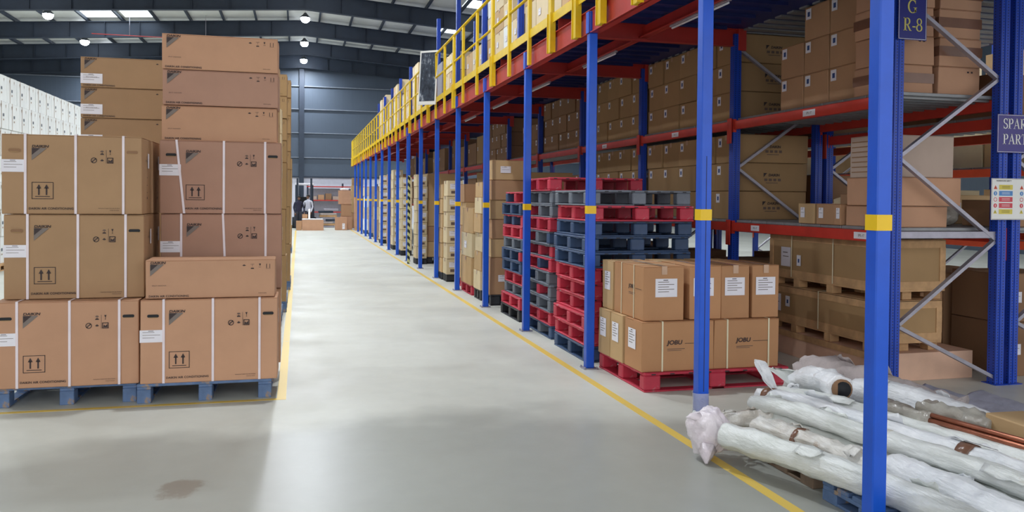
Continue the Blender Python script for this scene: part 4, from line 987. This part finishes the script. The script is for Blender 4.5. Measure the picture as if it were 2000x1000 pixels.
# second row contents
GR = 'cartons in the second rack row'
k_ = 0
for (x, y, w, d, h, z, mt, lb) in ((6.62, 6.4, .75, .6, .5, 0, 'carton_umber', 'dark brown carton on the floor of the second rack row'), (6.62, 6.4, .75, .6, .45, .502, 'carton_umber', 'dark brown carton stacked on the floor one in the second rack row'), (6.65, 7.2, .8, .8, .9, 0, 'carton_brown', 'tall brown carton deeper on the floor of the second rack row'),
        (6.6, 6.4, .6, .5, .25, zl, 'carton_brown', 'brown carton on the second row lower shelf beside the notice'), (6.75, 7.3, .7, .6, .3, zl, 'carton_tan', 'tan carton deeper on the second row lower shelf'), (6.6, 6.5, .8, .6, .4, 2.27+.131, 'carton_umber', 'dark carton on the second row upper shelf'), (6.7, 7.4, .8, .8, .5, 2.27+.131, 'carton_umber', 'larger dark carton on the second row upper shelf'),
        (6.65, 9.5, .9, 1.2, .55, zl, 'carton_umber', 'wide dark carton in the second bay of the second row'), (6.65, 9.6, .9, 1.3, .6, 2.27+.131, 'carton_umber', 'wide dark carton on the upper shelf, second bay of the second row'), (6.65, 9.6, .9, 1.3, .9, 0, 'carton_umber', 'big dark carton on the floor, second bay of the second row')):
    carton(lb, (w, d, h), mt, (x, y, z), GR, parts=[label_part(.1, h*.4, .12, .1, '-y', 3)])
for i in range(3):
    for j in range(4):
        for lv, z in ((0, 1.08+.022), (1, 2.11+.022), (2, 3.23+.022)):
            if (i+j+lv) % 6 == 5: continue
            h = .42+.14*((i*2+j+lv) % 3)
            carton('sunlit pale carton across the next aisle, %s level, %s of the %s bay' % (ORD[lv], NTH[j], NTH[i]), (.8, .56, h), 'carton_pale' if (i+j) % 2 else 'carton_tan', (10.36, 8.2+2.65*i+.42+.6*j, z), 'sunlit cartons across the next aisle')
# logo-ended cartons: first column of the second bay carries the print on its near end
for o in list(COL.objects):
    if o.name.startswith('stickered_carton') and 'second rack bay, first along' in o.get('label', ''):
        kk = ('logoend',)
        if kk not in _cc: _cc[kk] = logoend(.95, .488, .335).data('brand_print')
        put('brand_print', _cc[kk], o)
# ================================================================ mezzanine floor storage
MZ = FT+.236; MX = 3.4
MYS = [7.3+2.64*i for i in range(12)]
GM = 'cartons on the mezzanine racks'
def ledge(x, y0, y1, z, lb): return beam(x, y0, y1, z, lb, group='red beams of the mezzanine racks')
for i, y in enumerate(MYS):
    r = frame(MX, MX+.95, y, (2.1 if i not in (4, 5) else 2.5), 'slim blue rack frame standing on the mezzanine, %s from the camera' % NTH[i], [], 'rack frames on the mezzanine', z0=MZ)
for i in range(11):
    y0, y1 = MYS[i], MYS[i+1]; z = 4.0
    ledge(MX-.02, y0, y1, z, 'lower red beam of the mezzanine rack, %s bay' % NTH[i])
    b = MB(); b.box(MX, MX+.95, y0+.06, y1-.06, z+.1, z+.12, 'galv_deck', .003); tag(b.build('shelf_deck'), 'shelf deck of the mezzanine rack, %s bay' % NTH[i], 'shelf deck', 'decks of the mezzanine racks')
    hs = [(.5, .45), (.5, .5), (.45, .4, .4), (.5,), (.45, .42), (.5, .4), (.6, .5, .45), (.5, .5), (.6, .5, .5), (.6, .55), (.6, .6, .5)][i]
    n = 4
    for c in range(n):
        if (i, c) in ((3, 3), (4, 0), (5, 2), (0, 3)): continue
        zz = z+.122; rr_ = random.Random(i*7+c)
        for j, h in enumerate(hs):
            if j and rr_.random() < .18: break
            carton('%s carton above the yellow rail, %s of the %s mezzanine bay' % (lvl(j, len(hs)), NTH[c], NTH[i]), (.8, .575, h-.005), ('carton_pale', 'carton_tan', 'carton_pale', 'carton_white' if i == 2 else 'carton_pale')[(c+i+j) % 4], (MX+.44, y0+.36+.62*c, zz), GM, name='mezzanine_carton', parts=[label_part(.12, h*.4, .12, .1, '-x', 2), tape_part('tape_clear')]); zz += h
    # a low row on the mezzanine floor behind the rail
    if i % 2 == 0:
        for c in range(3): carton('carton on the mezzanine floor under the rack, %s of the %s bay' % (NTH[c], NTH[i]), (.5, .6, .3), 'carton_tan', (MX+.3, y0+.5+.8*c, MZ), GM)
# pieces leaning on the rail
b = MB(); b.box(3.0, 3.03, 17.6, 18.2, MZ, MZ+.95, 'galv', .004); tag(b.build('leaning_panel'), 'grey panel standing behind the yellow rail past the framed board', 'panel')

# ================================================================ wrapped pipes, lower right
PZ = .105
for i, (x, y, w, d, mt) in enumerate(((3.34, 4.25, 1.14, .62, 'wood_dark'), (3.30, 3.45, 1.14, .7, 'pal_bluewood'), (3.32, 2.45, 1.16, .8, 'wood'), (4.41, 4.1, .95, 1.0, 'wood'))):
    pallet('%s low pallet under the wrapped pipes, %s' % (('dark wooden', 'blue painted', 'raw wooden', 'raw wooden')[i], ('nearest the bagged pipe end', 'behind the nearest column', 'closest to the camera', 'under the grey foam rolls')[i]), w, d, PZ, mt, (x, y, 0), 'low pallets under the wrapped pipes', kind='wood')
def smooth_path(P, n=26):
    P = [Vector(p) for p in P]; out = []
    for i in range(n):
        t = i/(n-1)*(len(P)-1); k = min(int(t), len(P)-2); u = t-k
        p0, p1, p2, p3 = P[max(k-1, 0)], P[k], P[k+1], P[min(k+2, len(P)-1)]
        out.append(.5*((2*p1)+(-p0+p2)*u+(2*p0-5*p1+4*p2-p3)*u*u+(-p0+3*p1-3*p2+p3)*u**3))
    return out
def wrapped(name, label, P, rad, mat, wob=.2, seed=0, ties=(), taper=True, group='plastic wrapped pipes on the low pallets', cat='wrapped pipe', n=44, seg=20, tie_mat='tape_brown', flaps=0):
    pts = smooth_path(P, n); R = [rad*(1+.1*noise.noise(Vector((i*.35, seed, 0)))) for i in range(n)]
    if taper: R[0] = rad*.25; R[1] = rad*.7; R[2] = rad*.95
    b = MB(); b.tube(pts, R, mat, seg, True, wob, seed); o = b.build(name); tag(o, label, cat, group)
    for t in ties:
        i = int(t*(n-1)); i = min(max(i, 1), n-3); c = MB(); q = [pts[i].lerp(pts[i+1], f) for f in (-.55, -.5, 1.0, 1.05)]; c.tube(q, [rad*1.0, rad*1.13, rad*1.13, rad*1.0], tie_mat, 18, True, .05, seed); c.build('tape_tie', o)
    rn = random.Random(seed+50)
    for q in range(flaps):
        i = rn.randrange(3, n-6); a = rn.uniform(.2, 2.6); d = Vector((cos(a), 0, sin(a))); p = pts[i]+d*rad*.98; e = (pts[i+3]-pts[i]); v = []; f = []
        N = 7
        for s_ in range(N):
            for t_ in range(4):
                u = s_/(N-1); vv = t_/3; tt = Vector((-d.z, 0, d.x))
                v.append(p+e*u*1.6+tt*(vv-.5)*rad*1.2*(1-.6*abs(u-.5))+d*(.012+.03*vv*abs(noise.noise(Vector((s_*.7, t_, seed+q))))*2))
        for s_ in range(N-1):
            for t_ in range(3): f.append((s_*4+t_, s_*4+t_+1, s_*4+t_+5, s_*4+t_+4))
        fo = MB().add(v, f, mat, True).build('loose_film', o); sm = fo.modifiers.new('s', 'SOLIDIFY'); sm.thickness = .002
    return o
WPL = [
 ('thick pale wrapped pipe nearest the aisle, its end in a white bag', [(2.50, 4.42, .185), (2.66, 4.0, .185), (2.78, 3.55, .185), (2.85, 3.1, .185), (2.86, 2.05, .185)], .076, 'film_mint', .16, (), False, 2),
 ('smooth fat white wrapped roll just right of the nearest column', [(3.00, 3.62, .2), (3.04, 3.3, .2), (3.05, 2.9, .2), (3.05, 2.05, .2)], .094, 'film_white', .1, (), True, 1),
 ('dirty torn wrapped bundle lying second from the aisle', [(2.78, 4.55, .18), (2.86, 4.2, .18), (2.95, 3.85, .18), (3.0, 3.66, .18)], .078, 'film_dirty', .34, (.35,), True, 5),
 ('pale wrapped pipe beside the dirty bundle, long and straight', [(2.94, 4.8, .175), (3.02, 4.3, .175), (3.12, 3.8, .175), (3.22, 3.2, .175), (3.24, 2.05, .175)], .072, 'film_mint', .2, (), True, 3),
 ('white wrapped pipe in the bottom layer, fourth from the aisle', [(3.10, 4.95, .18), (3.18, 4.3, .18), (3.28, 3.8, .18), (3.40, 3.2, .18), (3.42, 2.05, .18)], .076, 'film_white', .18, (), True, 2),
 ('pale wrapped pipe in the bottom layer, fifth from the aisle', [(3.27, 5.02, .18), (3.35, 4.3, .18), (3.44, 3.8, .18), (3.57, 3.2, .18), (3.6, 2.05, .18)], .076, 'film_mint', .18, (), True, 1),
 ('white wrapped pipe in the bottom layer, sixth from the aisle', [(3.44, 5.05, .18), (3.52, 4.3, .18), (3.61, 3.8, .18), (3.75, 3.2, .18), (3.78, 2.05, .18)], .078, 'film_white', .2, (), True, 1),
 ('pale fat wrapped roll at the back of the bottom layer', [(3.66, 4.95, .19), (3.72, 4.5, .19), (3.80, 3.9, .19), (3.95, 3.2, .19), (3.97, 2.05, .19)], .09, 'film_mint', .16, (), True, 1),
 ('slim dirty wrapped pipe lying over the two pipes by the torn bundle', [(2.92, 4.85, .25), (2.97, 4.5, .3), (3.05, 4.0, .3), (3.16, 3.5, .305), (3.2, 3.0, .31), (3.2, 2.1, .31)], .055, 'film_mint', .2, (), True, 3),
 ('white wrapped pipe with a brown tape tie, on top nearest the column', [(3.06, 5.0, .25), (3.12, 4.6, .30), (3.2, 4.0, .305), (3.30, 3.4, .31), (3.37, 2.9, .31), (3.37, 2.05, .31)], .062, 'film_white', .16, (.1, .6), True, 3),
 ('pale wrapped pipe lying on top, between the tied pipe and the copper tubes', [(3.2, 5.0, .26), (3.27, 4.5, .31), (3.36, 3.9, .315), (3.48, 3.2, .32), (3.52, 2.05, .32)], .06, 'film_mint', .18, (), True, 3),
 ('big bright white wrapped roll right of the column, under the grey foam', [(3.64, 4.75, .31), (3.72, 4.5, .35), (3.71, 4.15, .36), (3.68, 3.7, .36)], .09, 'film_white', .12, (), True, 2)]
for i, (lb, P, rd, mt, wo, ti, tp, fl) in enumerate(WPL): wrapped('wrapped_pipe', lb, P, rd, mt, wo, i+1, ti, tp, flaps=fl, seg=26, n=60)
wrapped('open_film_sleeve', 'white film sleeve with an open brown mouth in the middle of the pile', [(3.44, 5.15, .27), (3.42, 4.95, .36), (3.40, 4.72, .40), (3.37, 4.52, .40)], .085, 'film_white', .25, 9, (), True, cat='film sleeve')
b = MB(); b.tube([(3.372, 4.53, .40), (3.366, 4.49, .40)], [.06, .066], 'carton_umber', 16); b.tube([(3.368, 4.5, .40), (3.364, 4.486, .40)], [.05, .052], 'rubber', 16); sub(b.build('brown_mouth', bpy.data.objects['open_film_sleeve']), 'brown cardboard tube inside the sleeve')
wrapped('mesh_sack_roll', 'greyish pink crumpled mesh sack at the back of the pile', [(3.56, 5.25, .34), (3.64, 5.05, .37), (3.74, 4.8, .36), (3.88, 4.5, .30), (4.0, 4.2, .28)], .11, 'mesh_sack', .4, 10, (), True, cat='sack', flaps=2)
wrapped('foam_roll', 'grey foam insulation roll at the back right of the pile', [(4.22, 4.75, .22), (4.24, 4.2, .22), (4.24, 3.4, .23), (4.22, 2.6, .23)], .115, 'foam_grey', .1, 11, (), False, cat='foam roll')
wrapped('foam_roll', 'second grey foam roll beyond it, against the uprights', [(4.5, 4.6, .21), (4.52, 3.9, .21), (4.5, 3.0, .21)], .105, 'foam_grey', .12, 12, (), False, cat='foam roll')
for i, (dx, dz) in enumerate(((0, 0), (.03, .004), (.014, .027))):
    b = MB(); b.tube([(3.40+dx, 3.85, .385+dz), (3.48+dx, 3.3, .39+dz), (3.62+dx, 2.3, .39+dz)], .0145, 'copper', 10); tag(b.build('copper_tube'), 'brown copper tube lying on the pile, %s of three' % ('nearest the aisle', 'farther side', 'topmost')[i], 'tube', 'copper tubes on the wrapped pile')
r = put('long_card_box', MB().box(-.12, .12, -.45, .45, 0, .12, 'carton_tan', .006).data('long_card_box'), None, (3.70, 3.16, .345), radians(-3)); tag(r, 'long tan card box lying on the wrapped pile at the right edge', 'box')
D = Decal('-x', -.12, .001); D.text('AC PIPE', -.02, .045, .035, 'ink_soft', .0008); D.build('printed_mark', r)
wrapped('film_sleeve', 'crumpled cloudy film sleeve gathered at the end of the long card box', [(3.50, 3.98, .37), (3.54, 3.86, .38), (3.6, 3.72, .38), (3.64, 3.58, .38)], .075, 'film_clear', .5, 14, (), True, cat='film sleeve')
wrapped('film_sleeve', 'torn grey film end lying beside the copper tubes', [(3.38, 4.15, .375), (3.40, 3.98, .38), (3.43, 3.8, .375)], .045, 'film_clear', .55, 15, (), True, cat='film sleeve')
# white bag tied on the pipe end
b = MB(); b.blob((2.48, 4.58, .165), .14, 'film_bag', 3, .22, 1.2, 5, (.95, .9, 1.05), .004); o = b.build('white_bag'); tag(o, 'crumpled pinkish white bag tied over the pipe end at the second column', 'bag')
b = MB(); b.tube([(2.42, 4.5, .09), (2.40, 4.47, .05), (2.39, 4.45, .01)], [.06, .035, .008], 'film_bag', 14, True, .4, 3); b.build('bag_corner', o)
b = MB(); b.tube([(2.4, 4.56, .26), (2.34, 4.56, .27), (2.31, 4.56, .265)], [.03, .016, .006], 'film_bag', 10, True, .4, 4); b.build('bag_ear', o)
# standing leaves of film at the far end of the pile
def leaf(label, P, wid, seed, mat='film_white'):
    P = smooth_path(P, 16); b = MB(); v = []; f = []; m_ = 8
    for i, p in enumerate(P):
        u = i/15; ww = wid*(sin(pi*(.12+.80*u))**.8); a = u*1.2+seed
        for j in range(m_):
            t = j/(m_-1)-.5; q = p+Vector((cos(a)*t*ww, sin(a)*t*ww*.6, 0))+Vector((0, 1, .2))*(.05*noise.noise(Vector((i*.3, j*.6, seed))))+Vector((0, -.25*ww*(4*t*t), 0)); v.append(q)
    for i in range(15):
        for j in range(m_-1): f.append((i*m_+j, i*m_+j+1, (i+1)*m_+j+1, (i+1)*m_+j))
    b.add(v, f, mat, True); o = b.build('film_flap'); s_ = o.modifiers.new('solid', 'SOLIDIFY'); s_.thickness = .004; tag(o, label, 'plastic film', 'loose film standing up from the pile'); return o
leaf('pointed white film flap standing up in front of the red pallet', [(3.02, 4.93, .52), (3.06, 4.92, .42), (3.12, 4.9, .32), (3.16, 4.85, .24)], .17, .3)
leaf('small bow of white film beside the pointed flap', [(3.16, 4.88, .24), (3.22, 4.88, .32), (3.27, 4.86, .36)], .12, 1.4)
leaf('rumpled pale film hump right of the pointed flap', [(3.3, 5.2, .40), (3.36, 5.12, .38), (3.42, 5.0, .28)], .2, 2.2, 'film_mint')
b = MB(); wrapped('film_sleeve', 'loose grey film bunched at the end of the pile behind the white bag', [(2.62, 4.86, .12), (2.76, 4.8, .15), (2.9, 4.72, .17), (2.96, 4.6, .2)], .062, 'film_dirty', .6, 21, (), True, cat='film sleeve', flaps=3)
rr = random.Random(9)
for i in range(46):
    x, y = 2.6+rr.uniform(0, .5), 4.4+rr.uniform(0, .55); z = .1+.06*rr.random(); a = rr.uniform(0, pi)
    b.tube([(x, y, z), (x+.05*cos(a), y+.05*sin(a), z+rr.uniform(.0, .05)), (x+.1*cos(a+.4), y+.1*sin(a+.4), z+rr.uniform(-.03, .02))], [.006, .02, .005], ('film_clear', 'film_dirty', 'film_mint')[i % 3], 7)
tag(b.build('film_scraps'), 'torn scraps of grey film and tape between the bag and the pile', 'scraps', kind='stuff')

# ================================================================ far end
r = empty('forklift', (.28, 43.2, 0)); tag(r, 'dark forklift with a pale roof parked at the far end of the aisle', 'forklift')
b = MB(); b.box(-.5, .5, -.2, 1.5, .25, 1.0, 'steel_dark', .05).box(-.5, .5, .9, 1.6, .5, 1.25, 'cloth_dark', .06); b.build('chassis', r)
for s_ in (-1, 1): b = MB(); b.box(s_*.34-.05, s_*.34+.05, -.34, -.2, .1, 2.55, 'steel_dark', .01); b.build('mast', r)
b = MB(); b.box(-.46, .46, -.12, 1.2, 2.2, 2.3, 'paper', .02); sub(b.build('overhead_guard', r), 'pale overhead guard')
for s_ in (-1, 1):
    b = MB(); b.bar((s_*.42, -.1, 1.0), (s_*.42, .0, 2.2), .06, .06, 'steel_dark').bar((s_*.42, 1.1, 1.2), (s_*.42, 1.1, 2.2), .06, .06, 'steel_dark'); b.build('guard_post', r)
    for yy_ in (0.05, 1.25): b = MB(); b.tube([(s_*.5-.1, yy_, .27), (s_*.5+.1, yy_, .27)], .27, 'rubber', 20); b.build('wheel', r)
    b = MB(); b.box(s_*.2-.05, s_*.2+.05, -1.3, -.3, .05, .09, 'steel_dark', .01); b.build('fork', r)
b = MB(); b.box(-.22, .22, .35, .8, 1.0, 1.1, 'rubber', .02).box(-.22, .22, .75, .85, 1.1, 1.6, 'rubber', .02); b.build('seat', r)
def person(x, y, face, top, label, h=1.68):
    me = bpy.data.meshes.new('person'); s_ = h/1.7
    V = [(0, 0, .95), (0, 0, 1.15), (0, 0, 1.38), (0, 0, 1.47), (0, -.01, 1.53), (0, -.015, 1.62), (.1, 0, .9), (.11, -.02, .5), (.11, .02, .09), (.12, -.14, .04), (-.1, 0, .9), (-.12, 0, .5), (-.12, .03, .09), (-.13, -.13, .04),
         (.19, 0, 1.38), (.25, -.02, 1.12), (.24, -.16, .92), (.23, -.22, .85), (-.19, 0, 1.38), (-.26, 0, 1.12), (-.24, -.12, .9), (-.23, -.18, .83)]
    E_ = [(0, 1), (1, 2), (2, 3), (3, 4), (4, 5), (0, 6), (6, 7), (7, 8), (8, 9), (0, 10), (10, 11), (11, 12), (12, 13), (2, 14), (14, 15), (15, 16), (16, 17), (2, 18), (18, 19), (19, 20), (20, 21)]
    R_ = [.14, .13, .13, .055, .06, .09, .09, .065, .045, .04, .09, .065, .045, .04, .06, .045, .035, .035, .06, .045, .035, .035]
    me.from_pydata([tuple(q*s_ for q in p) for p in V], E_, []); o = put('person', me, None, (x, y, 0), face)
    me.materials.append(MT[top]); sk = o.modifiers.new('skin', 'SKIN')
    for i, v in enumerate(me.skin_vertices[0].data if me.skin_vertices else []): v.radius = (R_[i]*s_, R_[i]*s_*.85)
    if me.skin_vertices: me.skin_vertices[0].data[0].use_root = True
    o.modifiers.new('sub', 'SUBSURF').levels = 2
    tag(o, label, 'person')
    b = MB(); b.blob((0, -.01*s_, 1.66*s_), .095*s_, 'hair', 1, .08, 2, 3, (.95, 1.05, .8)); b.build('hair', o)
    b = MB(); b.blob((0, -.05*s_, 1.60*s_), .08*s_, 'skin', 2, .05, 2, 3, (.85, .8, 1.15)); b.blob((0, -.12*s_, 1.595*s_), .014, 'skin', 1, 0, 1, 1); b.build('face', o)
    b = MB(); b.tube([(.1, 0, .92*s_), (.11, -.02, .5*s_), (.115, .02, .1*s_)], [.12, .09, .07], 'trousers', 12).tube([(-.1, 0, .92*s_), (-.12, 0, .5*s_), (-.12, .03, .1*s_)], [.12, .09, .07], 'trousers', 12); b.build('trousers', o)
    for sx_, P_ in ((1, (.23, -.24, .83)), (-1, (-.23, -.2, .81))):
        b = MB(); px, py, pz = [q*s_ for q in P_]; b.tube([(px, py+.02, pz+.03), (px, py, pz-.02), (px, py-.01, pz-.05)], [.025, .035, .03], 'skin', 8)
        for f_ in range(4): b.tube([(px-.024+.016*f_, py-.01, pz-.05), (px-.024+.016*f_, py-.025, pz-.09-.008*(f_ in (1, 2)))], [.009, .007], 'skin', 6)
        b.tube([(px-.03*sx_, py-.01, pz-.02), (px-.045*sx_, py-.03, pz-.055)], [.01, .008], 'skin', 6); b.build('hand', o)
    return o
person(.0, 41.6, .3, 'cloth_dark', 'person in dark clothes standing at the far end, left of the forklift mast', 1.62)
person(.46, 41.9, -.4, 'cloth_pale', 'person in a pale shirt standing at the far end beside the forklift')
b = MB(); b.box(-.03, .03, -.03, .03, 0, .45, 'torch', .01); tag(b.build('light_tube', None, (.50, 40.35, .561)), 'short glowing white tube standing on the load at the far end', 'lamp')
GFAR = 'brown cartons at the far end of the aisle'
for (x, y, w, d, h, z, mt, lb) in ((.66, 40.35, 1.0, .6, .5, 0, 'carton_orange', 'wide brown carton across the far end of the aisle'), (.02, 40.5, .26, .6, .45, 0, 'carton_brown', 'narrow brown carton at the left of the wide far one'), (.3, 40.9, .25, .3, .76, 0, 'carton_brown', 'small brown carton standing behind the wide far one'),
        (2.0, 40.7, .55, .6, .62, 0, 'carton_orange', 'brown carton with white patch at the foot of the far right pile'), (2.62, 40.9, .0, 0, 0, 0, None, ''), (2.42, 40.1, .0, 0, 0, 0, None, ''),
        (2.3, 41.6, .55, .6, .65, 0, 'carton_orange', 'lower brown carton of the far right pile beside the tall carton'), (2.3, 41.6, .5, .55, .6, .652, 'carton_brown', 'second brown carton of the far right pile'), (2.22, 41.6, .6, .6, .68, 1.254, 'carton_orange', 'topmost brown carton of the far right pile, with crumpled film'),
        (2.95, 43.2, .6, .6, .8, 0, 'carton_brown', 'bottom carton of the tall pile at the end of the mezzanine'), (2.95, 43.2, .6, .6, .7, .802, 'carton_tan', 'second carton of the tall pile at the end of the mezzanine'), (2.93, 43.2, .6, .6, .7, 1.504, 'carton_tan', 'third carton of the tall pile at the end of the mezzanine'), (2.95, 43.2, .55, .6, .4, 2.206, 'carton_dull', 'topmost carton of the tall pile at the end of the mezzanine')):
    if mt: carton(lb, (w, d, h), mt, (x, y, z), GFAR, parts=[tape_part('tape_clear')]+([label_part(w*.6, .05, .12, .28, '-y', 2)] if 'patch' in lb else []))
b = MB(); b.blob((2.2, 41.6, 1.98), .16, 'film_white', 21, .4, 1.7, 3, (1.3, 1, .5), 1.937); tag(b.build('crumpled_film'), 'crumpled white film on top of the far right pile', 'plastic film')
b = MB(); b.box(.16, 1.14, 40.1, 40.6, .502, .56, 'film_white', .01); tag(b.build('film_sheet'), 'white film sheet lying on the wide far carton', 'plastic film')
rr = random.Random(3)
for i in range(9):
    w = rr.uniform(.5, .9); x = 1.45+rr.uniform(-.12, .25); z = .06+.105*i; b = MB(); b.box(-w/2, w/2, -.35, .35, 0, .1, ('galv', 'wood', 'mesh_sack', 'steel_dark')[i % 4], .01); tag(b.build('flat_pack', None, (x, 44.2, .11*i)), 'flat pack in the grey clutter pile near the far wall, %s' % lvl(i, 9), 'flat pack', 'flat packs piled near the far wall')
r = empty('wall_rack', (0, 49.0, 0)); tag(r, 'low red shelving rack along the far wall', 'rack')
for z in (.62, 1.3, 2.1): b = MB(); b.box(.45, 4.6, -.05, .0, z+.07, z+.13, 'red').box(.45, 4.6, 0, .55, z+.1, z+.13, 'galv_deck'); b.build('shelf', r)
for x in (.5, 2.5, 4.5): b = MB(); b.box(x-.05, x+.05, .0, .08, 0, 2.4, 'steel_dark'); b.build('upright', r)
for z in (.62, 1.3, 2.1): pass
b = MB(); b.box(.5, 4.5, .5, .53, .0, 2.1, 'galv'); b.build('back_panel', r)
for i in range(7): carton('assorted carton on the low far rack, %s from the left' % NTH[i], (.35, .4, .22+.08*(i % 3)), ('carton_grey', 'carton_brown', 'carton_umber')[i % 3], (.85+.42*i, 49.25, 1.432), 'assorted cartons on the low far rack')
# brown scrap pallets and an extra pile at left of the far aisle
b = MB(); b.box(.0, .12, 45.0, 45.1, 0, 2.3, 'steel_dark'); tag(b.build('steel_post'), 'dark steel post behind the forklift', 'post')
